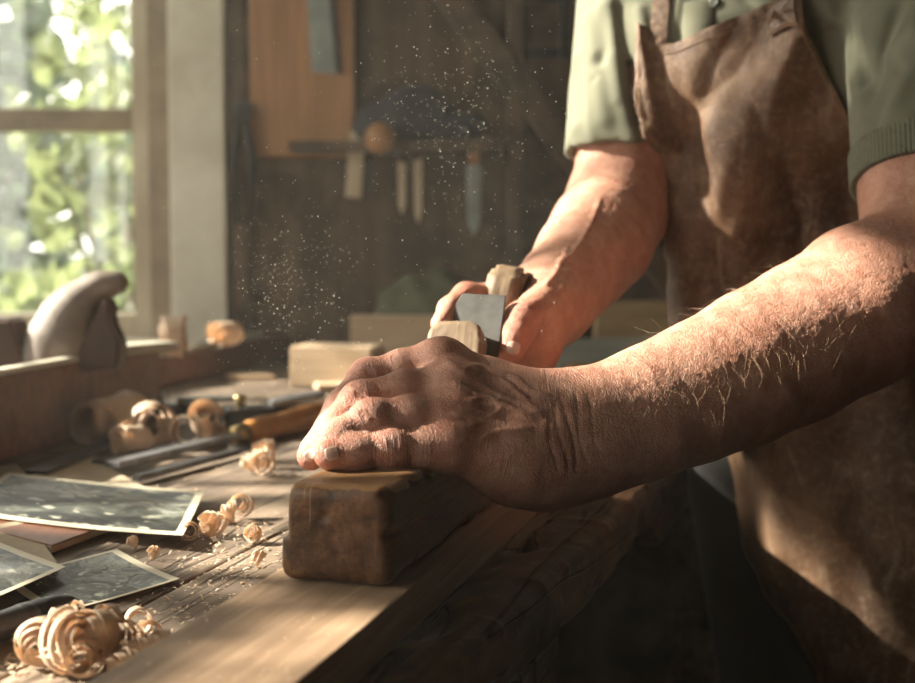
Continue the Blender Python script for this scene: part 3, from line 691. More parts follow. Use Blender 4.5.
for a, b, w, s in (((604, 8), (650, 165), .008, 1.3), ((620, 8), (640, 120), .007, -1), ((600, 60), (636, 172), .006, -1.3), ((590, 20), (604, 120), .007, 1), ((577, 60), (585, 150), .007, .7), ((612, 60), (632, 140), .006, .8),
                   ((826, 5), (858, 100), .008, 1), ((842, 0), (866, 80), .007, -1), ((812, 20), (850, 120), .006, -.8), ((872, 20), (900, 60), .010, .9), ((880, 90), (913, 30), .009, .8), ((885, 40), (880, 120), .008, -.8), ((862, 100), (905, 120), .008, .5),
                   ((575, 130), (640, 150), .006, .6), ((570, 146), (630, 162), .004, -.5), ((760, 10), (700, 25), .008, .6), ((850, 10), (880, 60), .007, .7)):
    h = hs(a, b); lines.append((h[0], h[1], w, s))
for a, b, w, s in (((640, 10), (655, 90), .004, .7), ((610, 0), (618, 100), .004, .7), ((596, 80), (612, 150), .0035, -.7), ((585, 30), (592, 140), .004, .6), ((900, 5), (872, 100), .0045, -.7), ((855, 20), (862, 120), .004, .6), ((910, 70), (885, 130), .005, .7), ((832, 30), (852, 110), .004, -.6), ((680, 0), (670, 38), .004, .7), ((745, 0), (760, 15), .004, -.7)):
    h = hs(a, b); lines.append((h[0], h[1], w, s))
add_folds(shirt, lines, .006)
sv, sq = shirt.mesh(.0028 if not QUICK else .004)
polo = np_obj('polo_shirt', [(sv, sq, 0)], [M['polo']], person, ORG)
cuff = SDF()
sleeve(cuff, S1, endN, .0885, .0742, cutN, nN, hollow=.0100)
cn_ = V3(nN); cp_ = V3(cutN - nN * .0335)
cuff.pr = [(lambda X, Y, Z, f=cuff.pr[0][0]: np.maximum(f(X, Y, Z), -((X - cp_[0]) * cn_[0] + (Y - cp_[1]) * cn_[1] + (Z - cp_[2]) * cn_[2])), cuff.pr[0][1], cuff.pr[0][2], .002, 'u')]
axu = V3(axN.cross(Vector((0, 1, 0))).normalized()); axw = np.cross(V3(axN), axu); s1_ = V3(S1)
def ribs(X, Y, Z):
    a = (X - s1_[0]) * axu[0] + (Y - s1_[1]) * axu[1] + (Z - s1_[2]) * axu[2]; b = (X - s1_[0]) * axw[0] + (Y - s1_[1]) * axw[1] + (Z - s1_[2]) * axw[2]
    return .0009 * np.sin(np.arctan2(b, a) * 110)
cuff.add(ribs, V3((-9,) * 3), V3((9,) * 3), 0, 'd')
cv, cq = cuff.mesh(.0014)
np_obj('sleeve_cuff', [(cv, cq, 0)], [M['polo_dark']], polo, ORG)
# placket and button
def strip(sd, pts, w, h, name, mat, parent, step=.004):
    """a raised band of width w following px points over a surface"""
    px = []
    for a, b in zip(pts[:-1], pts[1:]):
        n = max(2, int(math.hypot(b[0] - a[0], b[1] - a[1]) / 3)); px += [(a[0] + (b[0] - a[0]) * t / n, a[1] + (b[1] - a[1]) * t / n) for t in range(n)]
    px.append(pts[-1]); c = hit(sd, px); g = sd.grad(c); V = []
    for i in range(len(c)):
        t = c[min(i + 1, len(c) - 1)] - c[max(i - 1, 0)]; t /= np.linalg.norm(t) + 1e-9; s = np.cross(t, g[i]); s /= np.linalg.norm(s) + 1e-9
        for a, hh in ((-1, -.002), (-1, h), (0, h * 1.05), (1, h), (1, -.002)): V.append(c[i] + s * a * w / 2 + g[i] * hh)
    V = np.array(V, np.float32); Q = []
    for i in range(len(c) - 1):
        for k in range(5):
            j = (k + 1) % 5; Q.append((i * 5 + k, i * 5 + j, i * 5 + 5 + j, i * 5 + 5 + k))
    return np_obj(name, [(V, np.array(Q, np.int32), 0)], [mat], parent, ORG)
strip(shirt, [(700, 2), (698, 20), (699, 40)], .036, .0016, 'placket', M['polo'], polo)
bpos = hit(shirt, [(715, 3)])[0]; bg_ = shirt.grad(bpos[None])[0]
bb = lathe([(.0001, .0026), (.004, .0028), (.0055, .0032), (.0058, .002), (.0055, 0), (.0001, 0)], 'Z', 20)
btn = obj('button', bb, plain('shirt button', (0.10, 0.11, 0.08), .35), polo, loc=Vector(bpos.tolist()) - Vector(ORG) + Vector(bg_.tolist()) * .0012, rot=Vector(bg_.tolist()).to_track_quat('Z', 'Y').to_euler(), smooth=True)
# collar
col = SDF(); nd = (HD - NK).normalized()
ring = [NK + Vector((math.cos(a) * .075, math.sin(a) * .068, -.01 + .015 * math.sin(a))) for a in np.linspace(0, 2 * math.pi, 17)]
for a, b in zip(ring[:-1], ring[1:]): col.cone(a, b, .012, .012, .01); col.cone(a + Vector((0, 0, .02)), b + Vector((0, 0, .02)), .007, .007, .01)
v, q = col.mesh(.003); np_obj('collar', [(v, q, 0)], [M['polo']], polo, ORG)
# trousers, shoes, hair
tr = SDF(); tr.ell((.47, 1.50, .92), (.160, .135, .15), RT, .05)
tr.chain([(HIPL, .100), (KNL, .080), (ANL, .066)], .05); tr.chain([(HIPR, .100), (KNR, .080), (ANR, .066)], .05)
v, q = tr.mesh(.006); np_obj('trousers', [(v, q, 0)], [M['trousers']], person, ORG)
for A in (ANL, ANR):
    s = SDF(); d = Vector((-.45, -.85, 0)).normalized()
    s.cone((A.x, A.y, .05), (A.x, A.y, .12), .045, .045, .02); s.cone((A.x - d.x * .03, A.y - d.y * .03, .042), (A.x + d.x * .15, A.y + d.y * .15, .036), .040, .036, .03)
    v, q = s.mesh(.005); v[:, 2] = np.maximum(v[:, 2], 0.001); np_obj('boot', [(v, q, 0)], [M['tote_dark']], person, ORG)
s = SDF(); s.ell(HD + u2 * .028 - f2 * .012, (.083, .098, .098), RH, .02); s.ell(hp(0, .07, -.03), (.085, .062, .075), RH, .01, 's')
v, q = s.mesh(.004); np_obj('hair', [(v, q, 0)], [M['head_hair']], person, ORG)

# --- leather apron: a thick sheet hung over chest and belly
hull = SDF(); torso_prims(hull, .024, .07)
hull.cone((.43, 1.46, 1.02), (.51, 1.44, .78), .140, .160, .08); hull.cone((.51, 1.44, .78), (.56, 1.38, .45), .165, .185, .06)
def interp(tab, y): return float(np.interp(y, [t[0] for t in tab], [t[1] for t in tab])) + (7 if y < 200 and tab is LT else 0)
hull.ell(P(672, 100, 1.415), (.052, .045, .17), None, .05)
hull.ell(P(715, 270, 1.36), (.050, .05, .20), None, .05)
LT = [(-60, 640), (17, 632), (50, 634), (88, 638), (162, 651), (228, 667), (300, 681), (370, 694), (446, 709), (540, 748), (640, 796), (700, 828)]
RTb = [(-60, 806), (4, 806), (30, 812), (53, 821), (90, 838), (127, 857), (200, 905), (300, 960)]
BC = Vector((.36, 1.45, 0))
def rowmap(z):
    bc = Vector((float(np.interp(z, [.45, .78, 1.02, 1.27], [.56, .50, .41, .36])), 1.45, z)); A = np.linspace(-.30, .30, 241)
    o = V3([list(bc + Lx * float(a) + Nf * .6) for a in A]); h, ok = hull.march(o, np.tile(V3(-Nf), (len(A), 1)), 0, .9)
    px = np.array([proj(p)[0] for p in h]); py = np.array([proj(p)[1] for p in h])
    good = [i for i in range(len(A)) if ok[i]]
    if not good: good = [120]
    def find(tab, left):
        best = None
        for i in good:
            e = px[i] - interp(tab, py[i])
            if left and e >= 0: return A[i]
        return A[good[0]]
    def findr():
        for i in reversed(good):
            if px[i] - interp(RTb, py[i]) <= 0: return A[i]
        return A[good[-1]]
    aL = find(LT, True); aR = findr() if z > 1.17 else None
    return bc, aL, aR
zs = np.linspace(1.42, .50, 70); rows = [rowmap(float(z)) for z in zs]
rL = np.array([r[1] for r in rows]); ii = [i for i, r in enumerate(rows) if r[2] is not None]
rR = np.interp(zs[::-1], zs[ii][::-1], np.array([rows[i][2] for i in ii])[::-1])[::-1]
for i, z in enumerate(zs):
    if z <= 1.17: rR[i] = min(.24, rR[ii[-1]] + (1.17 - z) * .9)
ker = np.ones(5) / 5; rL = np.convolve(np.pad(rL, 2, 'edge'), ker, 'valid'); rR = np.convolve(np.pad(rR, 2, 'edge'), ker, 'valid')
bcx = np.array([r[0].x for r in rows])
def top_z(u):   # the bib's top edge dips and sags between the straps
    pts = [(0, 17), (.05, 22), (.10, 33), (.15, 41), (.22, 41), (.5, 28), (.8, 10), (.92, 1), (1, 4)]
    y = float(np.interp(u, [p[0] for p in pts], [p[1] for p in pts])); return CZ + (255 - y) / F * 1.31
NU, NV = 120, 230; O = []; UVs = []
for j in range(NV + 1):
    for i in range(NU + 1):
        u = i / NU; v = j / NV; z = top_z(u) * (1 - v) + .52 * v
        aL = np.interp(z, zs[::-1], rL[::-1]); aR = np.interp(z, zs[::-1], rR[::-1]); a = aL + (aR - aL) * u
        bx_ = np.interp(z, zs[::-1], bcx[::-1]); O.append((bx_ + Lx.x * a + Nf.x * .6, 1.45 + Lx.y * a + Nf.y * .6, z)); UVs.append((u, v, z, a))
O = V3(O); h, ok = hull.march(O, np.tile(V3(-Nf), (len(O), 1)), 0, .72); UVs = np.array(UVs)
u, v, z, a = UVs.T; H = np.zeros(len(O))
def ridge(ax, az, bx2, bz, w, s):    # a fold from (a,z) to (a,z) in apron coordinates
    t = np.clip(((a - ax) * (bx2 - ax) + (z - az) * (bz - az)) / ((bx2 - ax) ** 2 + (bz - az) ** 2), 0, 1)
    d = np.hypot(a - ax - t * (bx2 - ax), z - az - t * (bz - az)); return s * np.exp(-(d / w) ** 2) * np.sqrt(np.clip(t * 3 + .15, 0, 1))
for f in ((.10, 1.34, .0, 1.12, .012, .012), (-.04, 1.28, -.02, 1.08, .010, -.009), (.04, 1.24, .05, 1.0, .010, -.008), (.09, 1.35, -.02, 1.14, .020, .015), (.05, 1.36, -.07, 1.18, .016, -.012), (-.10, 1.33, -.05, 1.10, .018, .013), (-.13, 1.30, -.10, 1.08, .012, -.007), (-.06, 1.20, -.03, .98, .020, -.010), (.02, 1.18, .03, 1.0, .022, .012),
          (.10, 1.26, .08, 1.05, .020, -.008), (-.02, 1.05, -.08, .75, .025, .014), (-.10, 1.0, -.13, .70, .016, -.012), (.06, 1.0, .0, .70, .030, -.014), (.12, 1.0, .12, .62, .030, .018), (-.03, .95, .12, .80, .025, .012), (-.06, .86, .10, .66, .022, -.012)):
    H += ridge(*f)
wob = np.sin(z * 37 + a * 21) * .0012 + np.sin(z * 19 - a * 47 + 1) * .0015 + np.sin(z * 90 + a * 130) * .0004; H += wob
H += np.where(v < .05, (1 - v / .05) * .003 * np.sin(u * 14 + 1), 0)
H += np.exp(-((u - .055) / .04) ** 2) * np.exp(-(v / .035) ** 2) * -.010
pts = h + V3(Nf)[None] * (H + .003)[:, None].astype(np.float32)
for _ in range(3):
    dd_ = shirt.at(pts); pts = pts + V3(Nf)[None] * np.clip(.0065 - dd_, 0, .02)[:, None] * 1.2
G = np.arange(len(O)).reshape(NV + 1, NU + 1); q = np.stack([G[:-1, :-1], G[1:, :-1], G[1:, 1:], G[:-1, 1:]], -1).reshape(-1, 4)
gr = np.zeros_like(pts); vv = pts.reshape(NV + 1, NU + 1, 3); du = np.gradient(vv, axis=1); dv = np.gradient(vv, axis=0); nn = np.cross(dv, du).reshape(-1, 3); nn /= np.linalg.norm(nn, axis=1, keepdims=True) + 1e-9
if (nn @ V3(Nf)).mean() < 0: nn = -nn
back = pts - nn * .0028; n0 = len(pts)
def rim(seq): return [(seq[k], seq[k + 1], seq[k + 1] + n0, seq[k] + n0) for k in range(len(seq) - 1)]
R4 = rim(list(G[0])) + rim(list(G[::-1, 0])) + rim(list(G[:, -1])) + rim(list(G[-1, ::-1]))
Q = np.concatenate([q, q[:, ::-1] + n0, np.array(R4, np.int32)])
apron = np_obj('leather_apron', [(np.concatenate([pts, back]).astype(np.float32), Q, 0)], [M['leather']], person, ORG)
apf = pts.reshape(NV + 1, NU + 1, 3); apn = nn.reshape(NV + 1, NU + 1, 3)
def ap(uu, vv_, off=0.0):
    i = min(NU, max(0, int(round(uu * NU)))); j = min(NV, max(0, int(round(vv_ * NV)))); return Vector(apf[j, i].tolist()) + Vector(apn[j, i].tolist()) * off
def stitch(bm, path, every=1):
    for a_, b_ in zip(path[:-1], path[1:]): tube(bm, [a_.lerp(b_, .15), a_.lerp(b_, .85)], .0006, 5)
def local(bm):
    for v_ in bm.verts: v_.co -= Vector(ORG)
    return bm
sb = bmesh.new(); s0, s1 = .795, .965
def sp(t0, t1): return ap(s0 + (s1 - s0) * t0, .006 + t1 * .036, .0040)
pb = bmesh.new(); K = 12; grid = [[pb.verts.new(ap(s0 + (s1 - s0) * i / K, .003 + .042 * j / K, .0032)) for i in range(K + 1)] for j in range(K + 1)]
for j in range(K):
    for i in range(K): pb.faces.new((grid[j][i], grid[j + 1][i], grid[j + 1][i + 1], grid[j][i + 1]))
patch = obj('strap_patch', local(pb), M['leather_dark'], apron, smooth=True)
for seq in ([(t, 0) for t in np.linspace(0, 1, 12)], [(t, 1) for t in np.linspace(0, 1, 12)], [(0, t) for t in np.linspace(0, 1, 12)], [(1, t) for t in np.linspace(0, 1, 12)], [(t, t) for t in np.linspace(0, 1, 14)], [(1 - t, t) for t in np.linspace(0, 1, 14)]):
    stitch(sb, [sp(.05 + .9 * a_, .05 + .9 * b_) for a_, b_ in seq])
obj('stitching', local(sb), M['thread'], patch)
for seq in ([ap(t, .012, .0006) for t in np.linspace(.16, .78, 60)], [ap(.975, t, .0006) for t in np.linspace(.02, .5, 110)], [ap(.022, t, .0006) for t in np.linspace(.02, .9, 200)]):
    eb = bmesh.new(); stitch(eb, seq); obj('edge_stitching', local(eb), M['thread'], apron)
for k, (uu, tgt) in enumerate(((.12, NK + Vector((-.10, -.0, .04))), (.88, NK + Vector((.06, -.05, .03))))):
    a0 = ap(uu, .012, -.005); bm = bmesh.new(); c = []
    ra = NK + Vector((-.02, -.02, .03)); path = [a0.lerp(tgt, t) for t in np.linspace(0, 1, 16)]
    pth = []
    for p_ in path:
        d_ = float(shirt.at([list(p_)])[0])
        g_ = Vector(shirt.grad(V3([list(p_)]))[0].tolist()); pth.append(p_ + g_ * (.004 - d_) if d_ < .03 else p_)
    pth = [a0 - (pth[1] - a0).normalized() * .02] + pth
    verts = []
    for i_, p_ in enumerate(pth):
        t_ = (pth[min(i_ + 1, len(pth) - 1)] - pth[max(i_ - 1, 0)]).normalized(); g_ = Vector(shirt.grad(V3([list(p_)]))[0].tolist()); s_ = t_.cross(g_).normalized()
        verts.append([bm.verts.new(p_ + s_ * x_ + g_ * y_) for x_, y_ in ((-.009, 0), (-.009, .003), (.009, .003), (.009, 0))])
    for A_, B_ in zip(verts[:-1], verts[1:]):
        for i_ in range(4): bm.faces.new((A_[i_], A_[(i_ + 1) % 4], B_[(i_ + 1) % 4], B_[i_]))
    obj('strap', local(bm), M['leather'], apron)

# ------------------------------------------------------------------ the room (an old workshop corner)
X0, X1, Y0, Y1, ZC = -1.75, 2.6, -1.6, 2.95, 3.0
def struct(name, bm, m, parent=None, **k):
    o = obj(name, bm, m, parent, **k)
    if parent is None: o['kind'] = 'structure'
    return o
struct('floor', bx((X0 - .2, Y0 - .2, -.1), (X1 + .2, Y1 + .2, 0)), M['floor'])
struct('ceiling', bx((X0 - .2, Y0 - .2, ZC), (X1 + .2, Y1 + .2, ZC + .1)), M['wall'])
def wall_open(name, lo, hi, axis, o0, o1, z0, z1):
    """wall slab with a rectangular opening"""
    bm = bmesh.new(); lo = Vector(lo); hi = Vector(hi)
    a = 'XY'.index(axis)
    def seg(a0, a1, zz0, zz1):
        l = lo.copy(); h = hi.copy(); l[a] = a0; h[a] = a1; l.z = zz0; h.z = zz1; box(bm, l, h)
    seg(lo[a], o0, lo.z, hi.z); seg(o1, hi[a], lo.z, hi.z); seg(o0, o1, lo.z, z0); seg(o0, o1, z1, hi.z)
    return bm
WX0, WX1 = -1.62, Py(152, 100, Y1).x        # back window opening
WZ0, WZ1 = Py(100, 338, Y1).z, 2.05
struct('wall_back', wall_open('wall_back', (X0 - .2, Y1, 0), (X1, Y1 + .16, ZC), 'X', WX0, WX1, WZ0, WZ1), M['wall'])
LY0, LY1, LZ0, LZ1 = .35, 2.62, .98, 2.78
FY0, FY1, FZ0, FZ1 = -1.35, -.05, 1.0, 2.3  # opening for the added fill window
lw = wall_open('wall_left', (X0 - .16, .15, 0), (X0, Y1, ZC), 'Y', LY0, LY1, LZ0, LZ1); lw2 = wall_open('wall_left', (X0 - .16, Y0, 0), (X0, .15, ZC), 'Y', FY0, FY1, FZ0, FZ1)
tm = bpy.data.meshes.new('t'); lw2.to_mesh(tm); lw.from_mesh(tm)
struct('wall_left', lw, M['wall'])
struct('wall_right', bx((X1, Y0, 0), (X1 + .16, Y1, ZC)), M['wall'])
struct('wall_front', bx((X0 - .16, Y0 - .16, 0), (X1 + .16, Y0, ZC)), M['wall'])
# back window: frame > sash rails, mullion, panes
def window(name, axis, a0, a1, z0, z1, base, nv, zbars, fw_=.055, dep=.07, vb=None):
    root = bpy.data.objects.new(name, None); C.objects.link(root); root['kind'] = 'structure'
    def b(al, ah, zl, zh, d0, d1, bev=.004):
        return bx((al, base + d0, zl), (ah, base + d1, zh), bev) if axis == 'X' else bx((base + d0, al, zl), (base + d1, ah, zh), bev)
    fr = bmesh.new()
    for q in ((a0, a0 + fw_, z0, z1), (a1 - fw_, a1, z0, z1)): box(fr, *( ((q[0], base, q[2]), (q[1], base + dep, q[3])) if axis == 'X' else ((base, q[0], q[2]), (base + dep, q[1], q[3]))), .005)
    for q in ((a0 + fw_, a1 - fw_, z0, z0 + fw_), (a0 + fw_, a1 - fw_, z1 - fw_, z1)): box(fr, *( ((q[0], base, q[2]), (q[1], base + dep, q[3])) if axis == 'X' else ((base, q[0], q[2]), (base + dep, q[1], q[3]))), .005)
    obj('window_frame', fr, M['window_paint'], root)
    for (c, h) in zbars: obj('glazing_bar', b(a0 + fw_, a1 - fw_, c - h / 2, c + h / 2, .005, dep - .01), M['jamb'], root)
    for c in (vb or []): obj('glazing_bar', b(c - .016, c + .016, z0 + fw_, z1 - fw_, .012, dep - .018), M['window_paint'], root)
    obj('pane', b(a0 + fw_, a1 - fw_, z0 + fw_, z1 - fw_, dep / 2 - .002, dep / 2 + .002, 0), M['glass'], root)
    return root
zb = (Py(100, 107, Y1).z + Py(100, 129, Y1).z) / 2
window('window_1', 'X', WX0, WX1, WZ0, WZ1, Y1 + .03, 1, [(zb, .052)], vb=[-1.30])
window('window_2', 'Y', LY0, LY1, LZ0, LZ1, X0 - .10, 1, [(1.66, .03)], vb=[1.1, 1.86])
window('fill_window', 'Y', FY0, FY1, FZ0, FZ1, X0 - .10, 1, [(1.7, .03)], vb=[-.7])  # unseen window added near the camera to give soft fill light
# pale casing post right of the window, inner brown jamb, sill
jx0, jx1 = Py(150, 200, Y1 - .02).x, Py(171, 200, Y1 - .02).x
struct('trim_1', bx((WX1 - .004, Y1 - .03, WZ0 - .03), (jx1 + .004, Y1 - .001, WZ1 + .05), .004), M['jamb'])
struct('trim_2', bx((jx1 + .004, Y1 - .055, .02), (Py(226, 200, Y1 - .05).x, Y1 - .001, 2.3), .006), M['casing'])
struct('trim_3', bx((WX0, Y1 - .10, WZ0 - .035), (WX1 + .03, Y1 + .03, WZ0 + .002), .006), M['window_paint'])
struct('trim_4', bx((Py(228, 100, Y1 - .03).x, Y1 - .035, .02), (Py(246, 100, Y1 - .03).x, Y1 - .001, 2.4), .006), M['wall'])
# dark bar imitating the shade beyond the light beam; a post on the wall
struct('shade_bar', bx((-.03, 0, -.9), (.03, .05, .9), .006, mat=Matrix.Translation(Py(500, 60, Y1 - .07)) @ Matrix.Rotation(R(-38), 4, 'Y')), M['wall'])
struct('trim_6', bx((Py(508, 100, Y1 - .05).x, Y1 - .06, 0), (Py(524, 100, Y1 - .05).x, Y1 - .002, ZC), .006), M['wall'])

# ------------------------------------------------------------------ workbench
e1 = Vector((math.sin(R(ANG)), math.cos(R(ANG)), 0)); e2 = Vector((e1.y, -e1.x, 0))
p_near = Pz(438, 683, BZ); p_far = Pz(660, 470, BZ)          # the front rail's outer top edge
rd = (p_far - p_near).normalized(); rn = Vector((rd.y, -rd.x, 0))
bench = thing('workbench', 'heavy old wooden workbench with a cracked plank top and dark battered front edge', 'workbench', (-.25, 1.3, 0))
BO = Vector((-.25, 1.3, 0))
def loc(bm, o):
    for v in bm.verts: v.co -= o
    return bm
def rot_about(ang, o): return Matrix.Translation(o) @ Matrix.Rotation(R(-ang), 4, 'Z')
# planks: seams run along e1; the seam seen in the photo passes (107,625)-(279,531)
s0_ = Pz(190, 579, BZ); soff = (s0_ - Vector((0, 0, BZ))).dot(e2)
edges = [soff - .86, soff - .60, soff - .40, soff - .20, soff, soff + .115]
org = Vector((0, 0, BZ))
Mb = Matrix(((e2.x, e1.x, 0, 0), (e2.y, e1.y, 0, 0), (0, 0, 1, BZ), (0, 0, 0, 1)))
for k in range(len(edges) - 1):
    bm = bx((edges[k] + .0016, .25, -.045), (edges[k + 1] - .0016, min(2.9, (2.90 + .269 * edges[k]) / .963), -random.Random(k).uniform(0, .0015)), .003)
    o = obj('top_plank', loc(roughen(bm, 5, .0016, 6, k), Vector((0, 0, 0))), M['bench'], bench)
    o.matrix_parent_inverse = Matrix.Identity(4); o.matrix_basis = Matrix.Translation(-BO) @ Mb
# last plank tapers to the rail
def tri_plank(nm, a0, w_in):
    t0, t1 = .25, 2.85
    q0 = p_near - rd * ((p_near.y - .2) / rd.y) - rn * w_in; q1 = p_near + rd * 2.25 - rn * w_in
    f = lambda q: ((q - org).dot(e2), (q - org).dot(e1))
    (ax, ay), (bx_, by) = f(q0), f(q1)
    bm = prism([(a0, t0), (ax, ay), (bx_, by), (a0, t1)], -.045, -.0005, 'Z', .003); return bm
o = obj('top_plank', roughen(tri_plank('x', edges[-1] + .0016, .062), 5, .0016, 6, 9), M['bench'], bench); o.matrix_basis = Matrix.Translation(-BO) @ Mb
# front rail
mr = Matrix(((rn.x, rd.x, 0, p_near.x), (rn.y, rd.y, 0, p_near.y), (0, 0, 1, BZ), (0, 0, 0, 1)))
def rail_gr(X, Y, Z):   # gouges and splits running along the timber, deeper holes in its top
    s = .0045 * np.maximum(vnoise(X, Y * .12, Z, 75, 31) - .25, 0) + .006 * np.maximum(vnoise(X, Y * .35, Z, 42, 33) - .42, 0)
    for hx, hy, r_ in ((-.045, .12, .016), (-.048, .36, .013), (-.030, -.12, .012)):
        s = s + .018 * np.exp(-(((X - hx) / r_) ** 2 + ((Y - hy) / (r_ * 2.0)) ** 2 + ((Z + .0) / .02) ** 2) * 1.2)
    return s
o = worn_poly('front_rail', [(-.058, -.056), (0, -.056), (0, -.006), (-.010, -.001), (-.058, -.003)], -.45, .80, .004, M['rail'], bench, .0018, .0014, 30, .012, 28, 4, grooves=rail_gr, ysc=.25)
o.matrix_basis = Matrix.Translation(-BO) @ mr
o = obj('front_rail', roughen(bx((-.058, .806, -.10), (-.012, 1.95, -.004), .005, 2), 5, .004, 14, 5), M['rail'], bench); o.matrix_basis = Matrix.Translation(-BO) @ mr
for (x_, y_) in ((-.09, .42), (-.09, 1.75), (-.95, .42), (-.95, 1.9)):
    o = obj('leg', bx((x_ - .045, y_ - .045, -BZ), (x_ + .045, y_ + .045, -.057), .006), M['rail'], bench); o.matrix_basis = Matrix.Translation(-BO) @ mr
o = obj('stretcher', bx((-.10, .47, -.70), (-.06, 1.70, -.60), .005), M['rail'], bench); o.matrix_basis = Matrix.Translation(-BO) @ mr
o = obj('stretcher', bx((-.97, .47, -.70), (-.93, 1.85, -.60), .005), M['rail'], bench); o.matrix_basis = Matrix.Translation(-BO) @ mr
# a second table fills the corner below the window
lx = (edges[0])
sd2 = thing('side_table', 'long low table standing against the wall below the window behind the workbench', 'table', (-1.3, 1.6, 0))
bm = bmesh.new()
pA = org + e2 * (edges[0] - .004) + e1 * .25; pB = org + e2 * (edges[0] - .004) + e1 * 2.85
poly = [(X0 + .03, .30), (pA.x, pA.y), (pB.x, min(pB.y, 2.80)), (X0 + .03, 2.80)]
obj('tabletop', loc(prism(poly, BZ - .05, BZ - .001, 'Z', .003), Vector((-1.3, 1.6, 0))), M['bench'], sd2)
for x_, y_ in ((X0 + .1, .45), (X0 + .1, 2.7), (-.9, .5), (-.55, 2.6)):
    obj('leg', loc(bx((x_ - .035, y_ - .035, 0), (x_ + .035, y_ + .035, BZ - .05), .005), Vector((-1.3, 1.6, 0))), M['rail'], sd2)

# ------------------------------------------------------------------ board being planed and the wooden plane
TOE = (Pz(281, 580, BT) + Pz(391, 592, BT)) / 2
fr = Matrix.Translation(TOE) @ Matrix.Rotation(R(-ANG), 4, 'Z')
def lx_of(px, py): return (fr.inverted() @ Pz(px, py, BT))
xl = lx_of(281, 568).x; xr = lx_of(405, 593).x
bd = obj('planed_board', roughen(bx((xl, -.42, -(BT - BZ) + .001), (xr, 1.32, 0), .0016, 2), 3, .0006, 3), M['pine'])
bd.matrix_world = fr; bd.location = TOE; bd.rotation_euler = (0, 0, R(-ANG))
tag(bd, 'long pale pine board lying flat on the workbench under the wooden plane', 'board')
pl = thing('wooden_hand_plane', 'dark brown wooden hand plane with steel blade and pale wedge on the pine board', 'hand plane', TOE + Vector((0, 0, .0006)), (0, 0, R(-ANG)))
PW = .0365; PH = .0630
prof = [(-PW - .0015, 0), (PW, 0), (PW + .0005, .034), (PW - .001, PH), (-PW + .001, PH), (-PW + .001, .029), (-PW - .0015, .0265)]
def wsm(o):
    o.data.polygons.foreach_set('use_smooth', [True] * len(o.data.polygons)); md = o.modifiers.new('wn', 'WEIGHTED_NORMAL'); md.keep_sharp = True; return o
def notch(X, Y, Z):      # a strip planed away along the left side and a few dents on the toe
    n_ = np.clip((Z - .0265) / .0015, 0, 1) * np.clip((-X - .030) / .003, 0, 1) * .0028
    d_ = .0016 * np.exp(-(((X + .008) / .0035) ** 2 + ((Z - .043) / .003) ** 2 + (Y / .004) ** 2)) + .006 * np.exp(-(((X - .0365) / .004) ** 2 + ((Z - .031) / .0045) ** 2 + (Y / .01) ** 2)) + .007 * np.exp(-(((X - .0365) / .005) ** 2 + ((Z - .060) / .004) ** 2 + ((Y - .0) / .006) ** 2))
    return n_ + d_
worn_poly('body', [(-PW - .0025, 0), (PW, 0), (PW, PH), (-PW - .0015, PH)], 0, .47, .0042, M['plane'], pl, .0011, .00045, 45, .006, 60, 2, grooves=notch)
def tilt(y, z, a): return Matrix.Translation((0, y, z)) @ Matrix.Rotation(R(a), 4, 'X')
# iron, top leaning back towards the heel
bm = prism([(-.0265, -.03), (.0245, -.03), (.0275, .075), (.0280, .1225), (-.0105, .1240), (-.0275, .088)], -.0018, .0018, 'Y', .0006, 1)
iron = obj('iron', bm, M['iron'], pl); iron.matrix_basis = Matrix.Translation((.0065, 0, 0)) @ tilt(.262, PH, -27)
o = worn_poly('wedge', [(-.0265, -.03), (.0255, -.03), (.0265, .060), (.0240, .081), (.0170, .0890), (-.0165, .0898), (-.0235, .082)], -.0245, -.0030, .0022, M['wedge'], pl, .0009, .0004, 70, .007, 90, 6); o.matrix_basis = tilt(.262, PH, -27)
bm = prism([(-.012, -.01), (.046, -.01), (.040, .04), (.037, .085), (.040, .112), (.030, .128), (.012, .131), (-.004, .122), (-.012, .10), (-.010, .05)], -.0165, .0165, 'X', .006, 3)
o = wsm(obj('tote', roughen(bm, 3, .0006, 40, 1), M['wedge'], pl)); o.matrix_basis = Matrix.Translation((.007, .345, PH + .009)) @ Matrix.Rotation(R(8), 4, 'Y') @ Matrix.Rotation(R(-8), 4, 'X')

